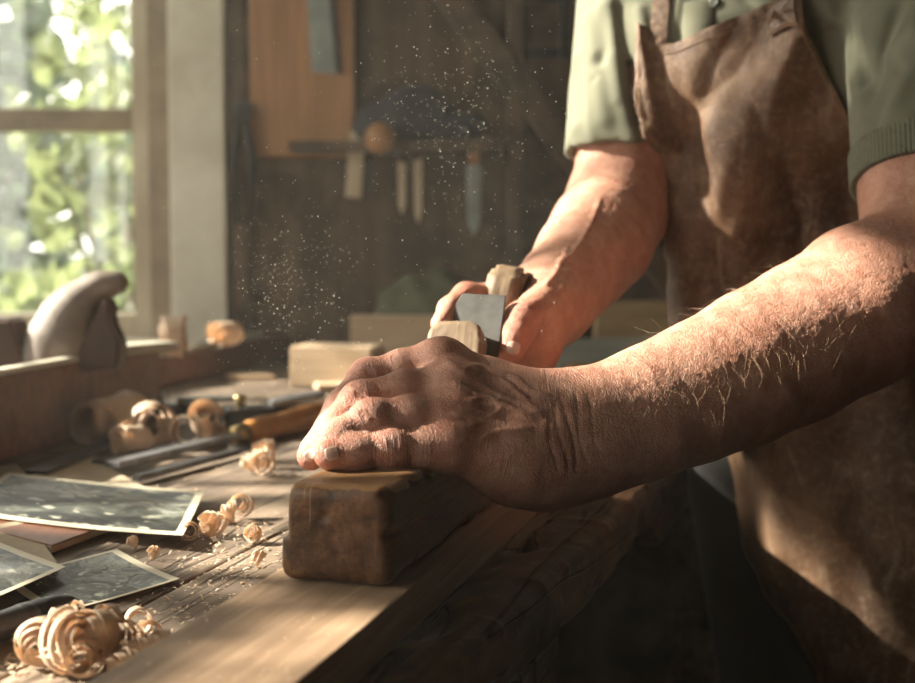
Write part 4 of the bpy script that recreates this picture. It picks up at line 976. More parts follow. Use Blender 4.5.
# ------------------------------------------------------------------ photographs and cards on the bench
def sheet(name, label, cat, a, b, d, mat, z, thick=.0004, curl=.004, group=None, n=26, br=None):
    """a: corner, b: next corner along the top, d: next corner down (pixels on the height z)"""
    A, B, D = Pz(*a, z), Pz(*b, z), Pz(*d, z); u = B - A; v = D - A
    if br: v = Pz(*br, z) - B
    bm = bmesh.new(); uvl = bm.loops.layers.uv.new('UVMap'); top = {}; bot = {}
    for i in range(n + 1):
        for j in range(n + 1):
            s, t = i / n, j / n; c = curl * ((2 * s - 1) ** 2 * .5 + (s * t) ** 3 + .4 * (1 - s) ** 3 * t ** 2)
            p = u * s + v * t + Vector((0, 0, c)); top[i, j] = bm.verts.new(p + Vector((0, 0, thick))); bot[i, j] = bm.verts.new(p)
    def face(vs, uv):
        f = bm.faces.new(vs)
        for l, q in zip(f.loops, uv): l[uvl].uv = q
    for i in range(n):
        for j in range(n):
            uv = [(i / n, 1 - j / n), ((i + 1) / n, 1 - j / n), ((i + 1) / n, 1 - (j + 1) / n), (i / n, 1 - (j + 1) / n)]
            face((top[i, j], top[i + 1, j], top[i + 1, j + 1], top[i, j + 1]), uv); face((bot[i, j + 1], bot[i + 1, j + 1], bot[i + 1, j], bot[i, j]), [(0, 0)] * 4)
    for k in range(n):
        for a_, b_ in (((k, 0), (k + 1, 0)), ((k + 1, n), (k, n)), ((0, k + 1), (0, k)), ((n, k), (n, k + 1))): face((top[b_], top[a_], bot[a_], bot[b_]), [(0, 0)] * 4)
    bmesh.ops.recalc_face_normals(bm, faces=bm.faces[:])
    o = obj(name, bm, mat, loc=A, smooth=False); return tag(o, label, cat, group)
sheet('card', 'tan card lying half under the wide photograph, its pointed corner towards the tool handle', 'card', (94, 459), (150, 492), (30, 479), M['kraft'], BZ + .0005, .0008)
sheet('card', 'tan card at the left edge of the bench beside the tray, above the wide photograph', 'card', (-60, 470), (16, 466), (-40, 500), M['kraft'], BZ + .0012, .0006)
nb = bmesh.new()
A_, B_, D_ = Pz(110, 533, BZ), Pz(20, 512, BZ), Pz(52, 555, BZ)
def slab(z0, z1, grow=0):
    c = (B_ + D_) / 2; qs = [A_, B_, B_ + D_ - A_, D_]; return [(c + (q - c) * (1 + grow)) for q in qs], z0, z1
for (qs, z0, z1), nm, mt in ((slab(0, .0055), 'pages', M['kraft']), (slab(.0056, .0070, .02), 'cover', M['tray'])):
    bm = prism([(q.x - A_.x, q.y - A_.y) for q in qs], z0 + .0005, z1 + .0005, 'Z', .0004, 1)
    if nm == 'pages': book = thing('notebook', 'thin brown notebook lying under the wide photograph', 'notebook', (A_.x, A_.y, BZ + .001))
    obj(nm, bm, mt, book)
sheet('photograph', 'wide landscape photograph with a cream border lying on the tan cards', 'photograph', (8, 474), (204, 493), (-17, 519), photo_mat('landscape print wide', 3.1, T1), BZ + .0095, curl=.003, br=(183, 541))
sheet('photograph', 'smaller landscape photograph with its sharp corner pointing at the shavings on the seam', 'photograph', (117, 551), (180, 581), (-4, 589), photo_mat('landscape print small', 7.7, T1), BZ + .0015, curl=.003, br=(59, 619))
sheet('card', 'tan card at the left edge between the wide photograph and the steel marking tool', 'card', (29, 522), (58, 566), (-70, 541), M['kraft'], BZ + .0062, .0008)
sheet('photograph', 'photograph cut by the left edge of the picture, lying over a tan card', 'photograph', (-45, 525), (66, 569), (-120, 575), photo_mat('landscape print dark', 12.4, T1), BZ + .0085, curl=.003, br=(-50, 622))

# ------------------------------------------------------------------ tools on the bench
def rod_between(a, b): 
    d = (b - a); return a, d.length, math.atan2(d.y, d.x), math.atan2(d.z, math.hypot(d.x, d.y))
def rod_thing(name, label, cat, a, b, group=None):
    p, L, az, el = rod_between(a, b); return thing(name, label, cat, p, (0, -el, az), group), L
t, L = rod_thing('paring_chisel', 'long chisel with an orange varnished handle lying beside the curled shavings', 'chisel', Pz(112, 474, BZ) + Vector((0, 0, .010)), Pz(352, 418, BZ) + Vector((0, 0, .016)))
Lf = (Pz(243, 443, BZ) - Pz(112, 474, BZ)).length
obj('blade', bx((0, -.011, -.0035), (Lf - .02, .011, .0035), .0012), M['grey_steel'], t)
obj('ferrule', lathe([(.0001, Lf - .025), (.010, Lf - .025), (.0125, Lf - .012), (.0125, Lf), (.0001, Lf)], 'X'), M['brass'], t, smooth=True)
obj('handle', lathe([(.0001, Lf), (.0125, Lf), (.015, Lf + .012), (.0175, Lf + .035), (.0150, Lf + .075), (.0175, Lf + .12), (.0185, L - .02), (.0150, L - .004), (.0001, L)], 'X'), M['orange_wood'], t, smooth=True)
t, L = rod_thing('steel_file', 'thin steel file lying in front of the orange handled chisel', 'file', Pz(136, 483, BZ) + Vector((0, 0, .005)), Pz(238, 457, BZ) + Vector((0, 0, .007)))
obj('blade', bx((0, -.006, -.0035), (L, .006, .0035), .001), M['dark_steel'], t); obj('tang', lathe([(.004, L), (.0015, L + .03), (.0001, L + .031)], 'X', 10), M['dark_steel'], t)
t, L = rod_thing('steel_file', 'broad dark file lying under the curled shavings next to the tray', 'file', Pz(36, 478, BZ) + Vector((0, 0, .005)), Pz(122, 442, BZ) + Vector((0, 0, .005)))
obj('blade', bx((0, -.012, -.0035), (L, .012, .0035), .001), M['dark_steel'], t); obj('tang', lathe([(.005, L), (.0015, L + .04), (.0001, L + .041)], 'X', 10), M['dark_steel'], t)
t, L = rod_thing('iron_bar', 'flat dark iron bar lying between the two steel files', 'bar', Pz(98, 466, BZ) + Vector((0, 0, .004)), Pz(206, 440, BZ) + Vector((0, 0, .004)))
obj('shaft', bx((0, -.009, -.003), (L, .009, .003), .001), M['black'], t); obj('hook', bx((L, -.004, -.003), (L + .015, .012, .003), .001), M['black'], t)
# pen-like steel tool lower left
t, L = rod_thing('marking_knife', 'dark steel marking tool with a tapered point at the lower left edge', 'marking knife', Pz(-55, 668, BZ) + Vector((0, 0, .013)), Pz(78, 606, BZ) + Vector((0, 0, .004)))
obj('handle', lathe([(.0001, 0), (.008, .0), (.0095, .01), (.0095, L * .50), (.0085, L * .52), (.0100, L * .54), (.0095, L * .60)], 'X'), M['dark_steel'], t, smooth=True)
obj('point', lathe([(.0095, L * .60), (.0085, L * .8), (.0050, L * .93), (.0012, L), (.0001, L)], 'X'), M['black'], t, smooth=True)
# block plane
bp = Pz(285, 424, BZ); t = thing('block_plane', 'small black iron block plane lying behind the orange handled chisel', 'block plane', (bp.x, bp.y, BZ + .001), (0, 0, R(18)))
obj('body', bx((-.085, -.024, 0), (.085, .024, .026), .006), M['black'], t); obj('lever_cap', bx((-.02, -.020, 0), (.055, .020, .008), .003, mat=Matrix.Translation((0, 0, .028)) @ Matrix.Rotation(R(-9), 4, 'Y')), M['grey_steel'], t)
obj('knob', lathe([(.0001, .026), (.008, .026), (.006, .033), (.010, .040), (.0001, .043)], 'Z', 16), M['brass'], t, loc=(-.062, 0, 0), smooth=True)
# silver plough tool beside the tray
bp = Pz(183, 414, BZ); t = thing('steel_square', 'bright steel fitting with a curved arm lying beside the end of the tray', 'fitting', (bp.x, bp.y, BZ + .001), (0, 0, R(-12)))
obj('stock', bx((-.06, -.014, 0), (.03, .014, .016), .005), M['grey_steel'], t); obj('arm', bx((-.01, -.010, .016), (.075, .012, .024), .003, mat=Matrix.Rotation(R(25), 4, 'Z')), M['pale_steel'], t)
obj('screw', lathe([(.0001, .0), (.009, .0), (.009, .010), (.006, .014), (.0001, .014)], 'Z', 14), M['pale_steel'], t, loc=(-.04, 0, .016), smooth=True)
# offcuts
def block(label, px0, px1, pyb, h, dep, mat='block', rot=0, name='wood_offcut', grp='pine offcuts on the bench', cham=.002):
    a = Pz(px0, pyb, BZ); b = Pz(px1, pyb, BZ); w = (b - a).length
    o = obj(name, roughen(bx((-w / 2, 0, 0), (w / 2, dep, h), cham), 1, .0008, 9, px0), M[mat], loc=((a.x + b.x) / 2, a.y, BZ + .0015), rot=(0, 0, R(rot))); return tag(o, label, 'offcut', grp)
block('pale pine offcut with a white sawn end, nearest of the three blocks behind the hand', 288, 372, 388, .072, .10, rot=-12)
block('long pale pine offcut farthest back, to the left of the plane iron', 350, 436, 374, .115, .05, rot=-3)
block('thin pale pine slip lying on the bench in front of the white ended block', 318, 372, 392, .012, .05, rot=14)
block('small flat pine chip on the bench to the left of the black block plane', 209, 240, 415, .010, .035, rot=10)
block('flat pine slip lying between the block plane and the far red brown plank', 232, 275, 381, .008, .07, rot=20)
block('ochre plank stacked at the back between the far forearm and the apron', 596, 720, 365, .135, .05, 'ochre', 4, 'plank', 'planks behind the far forearm')
block('grey green plank lying in front of the ochre one behind the far forearm', 556, 720, 372, .065, .05, 'grey_plank', 4, 'plank', 'planks behind the far forearm')
t, L = rod_thing('mallet', 'tool with a short orange wooden handle lying behind the forearm', 'tool', Pz(568, 378, BZ) + Vector((0, 0, .014)), Pz(700, 372, BZ) + Vector((0, 0, .014)))
obj('handle', lathe([(.0001, 0), (.010, 0), (.013, .01), (.012, .05), (.013, L * .6), (.0001, L * .6)], 'X'), M['orange_wood'], t, smooth=True); obj('blade', bx((L * .6, -.012, -.004), (L, .012, .004), .001), M['grey_steel'], t)
block('thin grey strip of wood nearest the wrist behind the forearm', 530, 640, 384, .010, .05, 'grey_plank', 8, 'plank', 'planks behind the far forearm')

# tray with the old plane in it
def on_line(pxa, pya, da, pxb, pyb, db): return P(pxa, pya, da), P(pxb, pyb, db)
ta = Pz(160, 414, BZ); tb = Pz(0, 463, BZ); dtr = (ta - tb).normalized(); ntr = Vector((dtr.y, -dtr.x, 0)); Lt = (ta - tb).length + .35
tray = thing('tool_tray', 'red brown wooden tray board with an upright side standing left of the shavings', 'tray', (ta.x, ta.y, BZ + .001), (0, 0, math.atan2(dtr.y, dtr.x)))
# local x runs along the board, y to its left (away from the camera's right)
h_t = .098
bm = prism([(-Lt, 0), (0, 0), (.0, h_t), (-Lt, h_t - .002)], 0, .018, 'Y', .003)
obj('side_board', roughen(bm, 3, .0012, 8, 1), M['tray'], tray)
obj('side_board', bx((-Lt, .25, 0), (0, .268, h_t * .8), .003), M['tray'], tray); obj('bottom_board', bx((-Lt, .018, 0), (0, .25, .012), .002), M['tray'], tray)
obj('end_board', bx((-.018, .018, .012), (0, .25, h_t * .9), .002), M['tray'], tray); obj('end_board', bx((-Lt, .018, .012), (-Lt + .018, .25, h_t * .9), .002), M['tray'], tray)
zt = BZ + h_t
cp = P(124, 352, 1.78); o = obj('wood_strip', bx((-.13, -.02, 0), (.09, .03, .014), .003), M['tray_pale'], loc=(cp.x, cp.y, zt + .0), rot=(0, 0, math.atan2(dtr.y, dtr.x) - .35)); tag(o, 'pale grey strip of wood resting across the tray beside the old plane', 'wood strip')
cp = ta + dtr * -.30; o = obj('wood_strip', bx((-.30, .0, 0), (.12, .020, .007), .002), M['tray_pale'], loc=(cp.x, cp.y, zt + .0015), rot=(0, 0, math.atan2(dtr.y, dtr.x) + .01)); tag(o, 'thin pale grey lath lying along the upper edge of the tray side', 'wood strip')
# outline pieces of the old grey plane
def outline(name, poly, depth, thick, mat, parent, yoff=0.0, bev=.006, org_=None):
    pts = [];
    for x, y in poly:
        p = P(x / 4.878, 260 + y / 4.878, depth); pts.append((p.x - org_.x, p.z - org_.z))
    return obj(name, prism(pts, yoff, yoff + thick, 'Y', bev, 3), mat, parent)
oo = P(60, 372, 1.64); old = thing('old_wooden_plane', 'old grey wooden plane with a curled handle and dark wedge standing in the tray', 'hand plane', (oo.x, oo.y, BZ + .016))
oo = Vector((oo.x, oo.y, BZ + .016))
hs_ = SDF(); chain_ = [(P(x, y, 1.665) - oo, r_ * 1.665 / F) for x, y, r_ in ((38, 392, 17), (42, 362, 19), (55, 338, 24), (68, 320, 26), (80, 303, 19), (92, 290, 13), (103, 285, 11), (118, 283, 10))]
hs_.chain(chain_, .018); hs_.cone(P(70, 345, 1.665) - oo, P(58, 385, 1.665) - oo, .030, .034, .03)
hs_.add(lambda X, Y, Z: .0012 * vnoise(X, Y, Z, 40, 3), V3((-9,) * 3), V3((9,) * 3), 0, 'd')
hv, hq = hs_.mesh(.003); np_obj('handle', [(hv, hq, 0)], [M['tote']], old)
outline('wedge', [(530, 170), (566, 215), (560, 290), (580, 340), (608, 392), (600, 520), (320, 560), (330, 480), (400, 420), (440, 350), (500, 250)], 1.66, .040, M['tote_dark'], old, org_=oo, bev=.004)
outline('body', [(-500, 300), (80, 285), (105, 360), (125, 430), (250, 640), (-500, 640)], 1.66, .06, M['tote_dark'], old, org_=oo, bev=.004)
# plank standing on edge behind, with curls on its rim
pa, pb_ = Pz(158, 389, BZ), Pz(288, 357, BZ); dd = (pb_ - pa)
o = obj('plank', roughen(bx((0, 0, 0), (dd.length, .055, .050), .003), 3, .001, 7), M['tray'], loc=(pa.x, pa.y, BZ + .002), rot=(0, 0, math.atan2(dd.y, dd.x))); tag(o, 'red brown plank lying beyond the tray towards the window post', 'plank')
o = obj('wood_strip', bx((0, 0, 0), (dd.length * .75, .03, .012), .003), M['tray_pale'], loc=(pa.x, pa.y + .008, BZ + .054), rot=(0, 0, math.atan2(dd.y, dd.x))); tag(o, 'pale strip of wood lying on top of the far red brown plank', 'wood strip')
# cloth bundle at the back
s = SDF(); c0 = Pz(432, 350, BZ) ; c0 = Vector((c0.x * .85, 2.79, BZ))
s.ell(c0 + Vector((0, 0, .10)), (.13, .08, .105), k=.05); s.ell(c0 + Vector((-.07, 0, .05)), (.06, .07, .05), k=.04); s.ell(c0 + Vector((.06, .02, .14)), (.06, .05, .035), k=.04)
s.add(lambda X, Y, Z: .004 * np.sin(X * 70 + Z * 60) + .003 * np.sin(Z * 110 - Y * 50), V3((-9,) * 3), V3((9,) * 3), 0, 'd')
v, q = s.mesh(.005); v[:, 2] = np.maximum(v[:, 2], BZ + .001); o = np_obj('cloth_bundle', [(v, q, 0)], [M['sack']], None, c0); tag(o, 'rounded bundle of faded green cloth at the back of the bench', 'cloth bundle')

# ------------------------------------------------------------------ shavings
def curl_bm(seed, r0=.008, turns=2.2, w=.02, pitch=.004, grow=.0016, th=.0004, wav=.0):
    r = random.Random(seed); bm = bmesh.new(); n = int(turns * 26); K = 4; rows = []
    ph = r.random() * 6
    for i in range(n + 1):
        a = i / n * turns * 2 * math.pi; rad = r0 + grow * a + r0 * .07 * math.sin(a * 1.7 + ph); row = []
        ww = w * (1 - .55 * max(0, i / n - .8) / .2) * (1 + .12 * math.sin(a * 2.3 + ph))
        for j in range(K + 1):
            f = j / K - .5; rr = rad + r0 * .05 * math.sin(f * 5 + a * 2.1 + ph) * (1 + wav) + r0 * .12 * f * f * 4; row.append((Vector((f * ww + pitch * a / 6.28 + wav * r0 * .10 * math.sin(a * 3), rr * math.cos(a), rr * math.sin(a))), Vector((0, math.cos(a), math.sin(a)))))
        rows.append(row)
    A = [[bm.verts.new(p + nn * th) for p, nn in row] for row in rows]; B = [[bm.verts.new(p) for p, nn in row] for row in rows]
    for i in range(n):
        for j in range(K):
            bm.faces.new((A[i][j], A[i + 1][j], A[i + 1][j + 1], A[i][j + 1])); bm.faces.new((B[i][j + 1], B[i + 1][j + 1], B[i + 1][j], B[i][j]))
        bm.faces.new((B[i][0], B[i + 1][0], A[i + 1][0], A[i][0])); bm.faces.new((A[i][K], A[i + 1][K], B[i + 1][K], B[i][K]))
    bm.faces.new([A[0][j] for j in range(K + 1)] + [B[0][j] for j in range(K, -1, -1)]); bm.faces.new([A[n][j] for j in range(K, -1, -1)] + [B[n][j] for j in range(K + 1)])
    bmesh.ops.recalc_face_normals(bm, faces=bm.faces[:])
    return bm
def shaving(px, py, label, group, z=BZ, rz=0, ry=0, seed=0, **k):
    bm = curl_bm(seed, **k); rot = Euler((random.Random(seed).uniform(0, 6), R(ry), R(rz))).to_matrix()
    lo = min((rot @ v.co).z for v in bm.verts)
    p = Pz(px, py, z); return tag(obj('wood_shaving', bm, M['shaving'], loc=(p.x, p.y, z - lo + .0005), rot=(random.Random(seed).uniform(0, 6), R(ry), R(rz)), smooth=True), label, 'wood shaving', group)
GA = 'curled shavings beside the tray'; GB = 'heap of shavings at the lower left'; GC = 'loose shavings in the middle of the bench'
shaving(110, 441, 'tightly rolled shaving leaning on the tray, leftmost of the curls', GA, rz=55, ry=-8, seed=1, r0=.019, turns=2.4, w=.080, pitch=.0, grow=.0005)
shaving(152, 446, 'fat round shaving curl in the middle of the row by the tray', GA, rz=-62, seed=2, r0=.011, turns=2.6, w=.045, pitch=.003, grow=.0011)
shaving(128, 456, 'low shaving curl in front of the fat round one', GA, rz=48, seed=3, r0=.010, turns=2.0, w=.035, pitch=.003, grow=.0009)
shaving(186, 448, 'small open shaving curl right of the fat round one', GA, rz=-75, seed=4, r0=.009, turns=1.6, w=.02, pitch=.004, grow=.0012)
shaving(205, 444, 'upright shaving curl nearest the brass ferrule of the chisel', GA, rz=95, ry=35, seed=5, r0=.008, turns=2.2, w=.030, pitch=.009, grow=.0012)
shaving(172, 358, 'pale shaving curl lying on the far plank by the window', 'shavings on the far plank', z=BZ + .067, rz=10, seed=6, r0=.014, turns=2.0, w=.04, pitch=.003)
shaving(222, 347, 'flat shaving curl on the far plank, right of the other', 'shavings on the far plank', z=BZ + .067, rz=50, seed=7, r0=.010, turns=1.5, w=.05, pitch=.006)
for k, (px, py, rz, lab) in enumerate(((243, 474, 10, 'left curl of the small nest of shavings below the orange handle'), (258, 478, 70, 'front curl of the small nest of shavings below the orange handle'), (270, 470, 130, 'right curl of the small nest of shavings below the orange handle'), (256, 463, 30, 'topmost curl of the small nest of shavings below the orange handle'))):
    shaving(px, py, lab, 'nest of shavings below the orange handle', rz=rz, ry=(k * 17) % 40, seed=20 + k, r0=.0045, turns=2.8, w=.007, pitch=.006, grow=.0005, th=.00025, wav=.5)
for k, (px, py, rz, r_, lab) in enumerate(((222, 524, 15, .007, 'open shaving curl lying right of the wide photograph'), (238, 520, 80, .006, 'thin upright shaving beside the curl right of the wide photograph'), (205, 538, 40, .006, 'crumpled shaving curl on the corner of the wide photograph'), (190, 543, 100, .005, 'tiny shaving curl below the corner of the wide photograph'), (150, 561, 20, .0032, 'tiny pale curl between the two photographs'),
                                       (248, 545, 60, .004, 'small crumpled curl on the plank seam left of the plane'), (255, 568, 0, .004, 'small curl beside the edge of the pine board'), (128, 550, 30, .003, 'thin ring of shaving above the small photograph'))):
    shaving(px, py, lab, GC, rz=rz, ry=(k * 23) % 50, seed=40 + k, r0=r_ * .7, turns=2.0 + .5 * (k % 3), w=r_ * 1.1, pitch=r_ * .8, grow=r_ * .07, th=.00025, wav=.5)
hp_ = [(38, 640, .009), (58, 652, .010), (80, 662, .0095), (100, 655, .008), (118, 650, .0085), (62, 632, .007), (45, 622, .0065), (132, 662, .006), (148, 625, .006), (92, 640, .0055), (75, 675, .007), (30, 658, .007), (135, 640, .005), (110, 668, .006), (160, 630, .004), (70, 645, .008)]
words = ['leftmost big curl', 'second big curl from the left', 'front central curl', 'middle curl', 'rounded curl right of the middle', 'upper curl', 'topmost curl', 'right hand curl', 'separate ring-like curl above the board edge', 'small curl behind the middle', 'lowest curl', 'small leftmost curl', 'narrow curl touching the pine board', 'small front curl at the right', 'thin tail curl beside the ring-like one', 'curl resting on the big left ones']
for k, ((px, py, r_), wd) in enumerate(zip(hp_, words)):
    px, py = 16 + px * .84, py + 16
    shaving(px, py, wd + ' in the heap of shavings at the lower left', GB, z=BZ + (.010 if k in (6, 15) else 0), rz=random.Random(k * 3).uniform(0, 180), ry=random.Random(k * 5).uniform(-30, 40), seed=60 + k, r0=r_ * (.42 + .2 * (k % 3)), turns=2.2 + (k % 4) * .6, w=r_ * (.75 + .3 * (k % 2)), pitch=r_ * (.35 + .35 * ((k + 1) % 3)), grow=r_ * .055, th=.00025, wav=.5)
# crumbs and flakes nobody could count
r = random.Random(11); bm = bmesh.new()
def flake(p, s):
    a = r.uniform(0, 6.3); e = Euler((r.uniform(-.4, .4), r.uniform(-.4, .4), a)).to_matrix(); l, w = s * r.uniform(.6, 1.8), s * r.uniform(.25, .6); c = r.uniform(.1, .5) * s
    vs = [bm.verts.new(p + e @ Vector(q)) for q in ((-l, -w, 0), (0, -w, c), (l, -w * .6, 0), (l, w * .6, .0), (0, w, c), (-l, w, 0))]
    bm.faces.new((vs[0], vs[1], vs[4], vs[5])); bm.faces.new((vs[1], vs[2], vs[3], vs[4]))
for cx, cy, sx, sy, n, s in ((240, 560, 30, 18, 110, .0017), (200, 588, 50, 22, 150, .0014), (225, 540, 35, 14, 60, .0017), (140, 630, 70, 22, 120, .0016), (20, 665, 40, 12, 60, .002), (180, 600, 70, 30, 120, .001), (255, 500, 30, 25, 40, .0012), (150, 520, 60, 30, 50, .0012), (150, 500, 40, 12, 40, .002), (230, 445, 60, 20, 40, .002)):
    for _ in range(n):
        px, py = r.gauss(cx, sx), r.gauss(cy, sy)
        p = Pz(px, py, BZ); q = fr.inverted() @ p
        if xl - .002 < q.x < xr: continue
        flake(p + Vector((0, 0, .0012)), s)
for _ in range(70):
    px, py = r.uniform(60, 330), r.uniform(600, 683); p = Pz(px, py, BT); q = fr.inverted() @ p
    if xl + .003 < q.x < xr - .003 and (q.y < -.006 or abs(q.x) > .045): flake(p + Vector((0, 0, .0009)), .0009)
tag(obj('sawdust', bm, M['shaving']), 'crumbs and small flakes of wood scattered on the bench', 'sawdust', kind='stuff')

# ------------------------------------------------------------------ things on the back wall
YW = Y1 - .004
def wallbox(name, x0, x1, y0, y1, dep, mat, off=.0, bev=.004, parent=None, shape=None, rot=0):
    a = Py(x0, y0, YW - off); b = Py(x1, y1, YW - off); c = (a + b) / 2
    return (c, bx((min(a.x, b.x) - c.x, -dep, min(a.z, b.z) - c.z), (max(a.x, b.x) - c.x, 0, max(a.z, b.z) - c.z), bev))
def wallthing(name, label, cat, x0, x1, y0, y1, dep, mat, off=0, rot=0, group=None):
    c, bm = wallbox(name, x0, x1, y0, y1, dep, mat, off); return tag(obj(name, bm, M[mat], loc=(c.x, YW - off, c.z), rot=(0, R(rot), 0)), label, cat, group)
wallthing('hanging_board', 'large orange brown wooden board hanging on the back wall beside the window post', 'board', 250, 355, -60, 158, .03, 'panel')
# saw with pale blade hung over the board
c = Py(318, 20, YW - .05); t = thing('hand_saw', 'pale steel saw blade hanging in front of the orange brown board', 'saw', (c.x, YW - .034, c.z))
def wp(pts, base, off): return [(Py(x, y, base).x - c.x, Py(x, y, base).z - c.z) for x, y in pts]
obj('blade', prism(wp([(303, -70), (324, -70), (336, 74), (312, 72)], YW - .034, 0), -.004, 0, 'Y', .001, 1), M['pale_steel'], t)
obj('back', prism(wp([(324, -70), (330, -70), (341, 72), (336, 74)], YW - .034, 0), -.009, .002, 'Y', .001, 1), M['dark_steel'], t)
obj('handle', prism(wp([(295, -130), (335, -130), (332, -66), (300, -66)], YW - .034, 0), -.02, .004, 'Y', .004), M['orange_wood'], t)
# stick-handled mallet below the board corner
c = Py(356, 165, YW - .06); t = thing('brush', 'pale wooden stick hanging from the lower right corner of the orange brown board', 'brush', (c.x, YW - .062, c.z), (0, R(4), 0))
obj('handle', bx((-.018, -.02, -.075), (.018, .0, .075), .006), M['pale_stick'], t); obj('cord', tube(bmesh.new(), [(0, -.01, .075), (0, .0, .10), (0, .03, .11)], .003), M['dark_steel'], t)
# dark pincers left of the board
c = Py(246, 170, YW - .02); t = thing('pincers', 'long black pincers hanging on the dark post right of the window post', 'pincers', (c.x, Y1 - .045, c.z))
for s_ in (-1, 1): obj('arm', tube(bmesh.new(), [(s_ * .004, -.012, .12), (s_ * .020, -.012, .03), (s_ * .014, -.012, -.12)], [.009, .010, .008], 8), M['black'], t, smooth=True)
obj('jaw', bx((-.020, -.024, .115), (.020, -.002, .150), .006), M['black'], t)
# shelf with a dark blue cloth, a round end grain block and hanging tools
c = Py(425, 150, YW); sh = tag(obj('shelf', bx((-.30, -.12, -.011), (.17, 0, .011), .003), M['wall'], loc=(c.x, YW, c.z)), 'dark narrow shelf on the back wall above the hanging chisels', 'shelf')
zsh = c.z + .0115
s = SDF(); q0 = Py(405, 150, YW - .06); s.ell((q0.x, YW - .06, zsh + .05), (.09, .045, .055), k=.04); s.ell((q0.x - .07, YW - .06, zsh + .03), (.05, .04, .04), k=.04); s.ell((q0.x + .12, YW - .06, zsh + .035), (.07, .04, .035), k=.04); s.ell((q0.x + .03, YW - .06, zsh + .09), (.06, .035, .04), k=.03)
v, q = s.mesh(.005); v[:, 2] = np.maximum(v[:, 2], zsh); tag(np_obj('cloth_bundle', [(v, q, 0)], [M['blue_cloth']], None, (q0.x, YW - .06, zsh)), 'crumpled dark blue cloth lying on the narrow wall shelf', 'cloth bundle')
c = Py(380, 140, YW - .14); tag(obj('mallet', lathe([(.0001, -.02), (.030, -.02), (.034, 0), (.030, .02), (.0001, .022)], 'Y', 20), M['panel'], loc=(c.x, YW - .145, zsh - .002 + .034 - .03), smooth=True), 'round brown wooden mallet head sticking out over the narrow wall shelf', 'mallet')
for k, (px, y0, y1, w, mt, lab) in enumerate(((402, 162, 215, .010, 'pale_stick', 'thin pale rod hanging below the wall shelf, leftmost'), (418, 160, 225, .010, 'pale_stick', 'second thin pale rod hanging below the wall shelf'), (474, 165, 238, .017, 'pale_steel', 'pale steel chisel hanging point down right of the two thin rods'), (368, 160, 200, .009, 'dark_steel', 'short dark rod hanging below the left end of the shelf'))):
    a = Py(px, y0, YW - .05); b = Py(px, y1, YW - .05); t = thing('hanging_tool', lab, 'tool', (a.x, YW - .05, a.z), (0, 0, 0), 'tools hanging below the wall shelf')
    L = a.z - b.z; obj('blade', prism([(-w, 0), (w, 0), (w * .8, -L * .8), (0, -L), (-w * .8, -L * .8)], -.006, .003, 'Y', .002, 1), M[mt], t)
    obj('handle', lathe([(.0001, .0), (.011, .0), (.014, .02), (.013, .05), (.0001, .055)], 'Z', 14), M['orange_wood' if k == 2 else 'tote_dark'], t, smooth=True)
# frame saw silhouette
c = Py(540, 20, YW - .03); t = thing('bow_saw', 'dark bow saw hanging high on the back wall left of the far sleeve', 'saw', (c.x, YW - .03, c.z))
obj('blade', bx((-.055, -.004, -.085), (.055, .0, -.062), .001), M['black'], t)
for s_ in (-1, 1): obj('arm', bx((s_ * .055 - .010, -.014, -.09), (s_ * .055 + .010, .004, .16), .004), M['black'], t)
obj('crossbar', bx((-.05, -.010, .04), (.05, .0, .058), .003), M['black'], t)
# a bucket of scraps and boards leaning under the bench, in the dark right of the rail
pz_ = Vector((.58, 2.35, 0))
o = tag(obj('leaning_board', bx((-.10, 0, 0), (.10, .02, 1.05), .003), M['wall'], loc=(.95, 2.66, 0.0), rot=(R(-10), 0, R(8))), 'dark board leaning in the shadow behind the apron', 'board')
o = tag(obj('wooden_crate', bx((-.2, -.15, 0), (.2, .15, .30), .005), M['rail'], loc=(-.30, 1.35, .0), rot=(0, 0, R(-15))), 'dark wooden crate standing on the floor under the workbench', 'crate')

# ------------------------------------------------------------------ garden beyond the windows
gl = obj('ground', bx((-14, -8, -.35), (8, 16, -.20)), M['grass']); gl['kind'] = 'structure'
def leaf_mesh(bm, p, e, s):
    """one lobed, folded leaf"""
    out = [(0, 0), (.32, .10), (.50, .42), (.30, .50), (.36, .80), (.12, .78), (0, 1.12), (-.12, .78), (-.36, .80), (-.30, .50), (-.50, .42), (-.32, .10)]
    mid_ = [bm.verts.new(p + e @ Vector((0, y * s, 0))) for y in (0.0, .45, 1.12)]
    R_ = [bm.verts.new(p + e @ Vector((x * s, y * s, abs(x) * s * .45 - y * y * s * .18))) for x, y in out[1:6]]
    L_ = [bm.verts.new(p + e @ Vector((x * s, y * s, abs(x) * s * .45 - y * y * s * .18))) for x, y in out[7:][::-1]]
    bm.faces.new([mid_[0]] + R_[:3] + [mid_[1]]); bm.faces.new([mid_[1]] + R_[2:] + [mid_[2]])
    bm.faces.new(([mid_[0]] + L_[:3] + [mid_[1]])[::-1]); bm.faces.new(([mid_[1]] + L_[2:] + [mid_[2]])[::-1])
def foliage(pts, size, rnd, gaps=None):
    bm = bmesh.new()
    for p in pts:
        e = Euler((rnd.uniform(.2, 1.6), rnd.uniform(-.7, .7), rnd.uniform(0, 6.3))).to_matrix(); s_ = size * rnd.uniform(.6, 1.25)
        if gaps and gaps(Vector(p), s_ * .50): continue
        leaf_mesh(bm, Vector(p) - e @ Vector((0, s_ * .55, 0)), e, s_)
    return bm
SUN = Vector((-.82, .09, .50)).normalized()
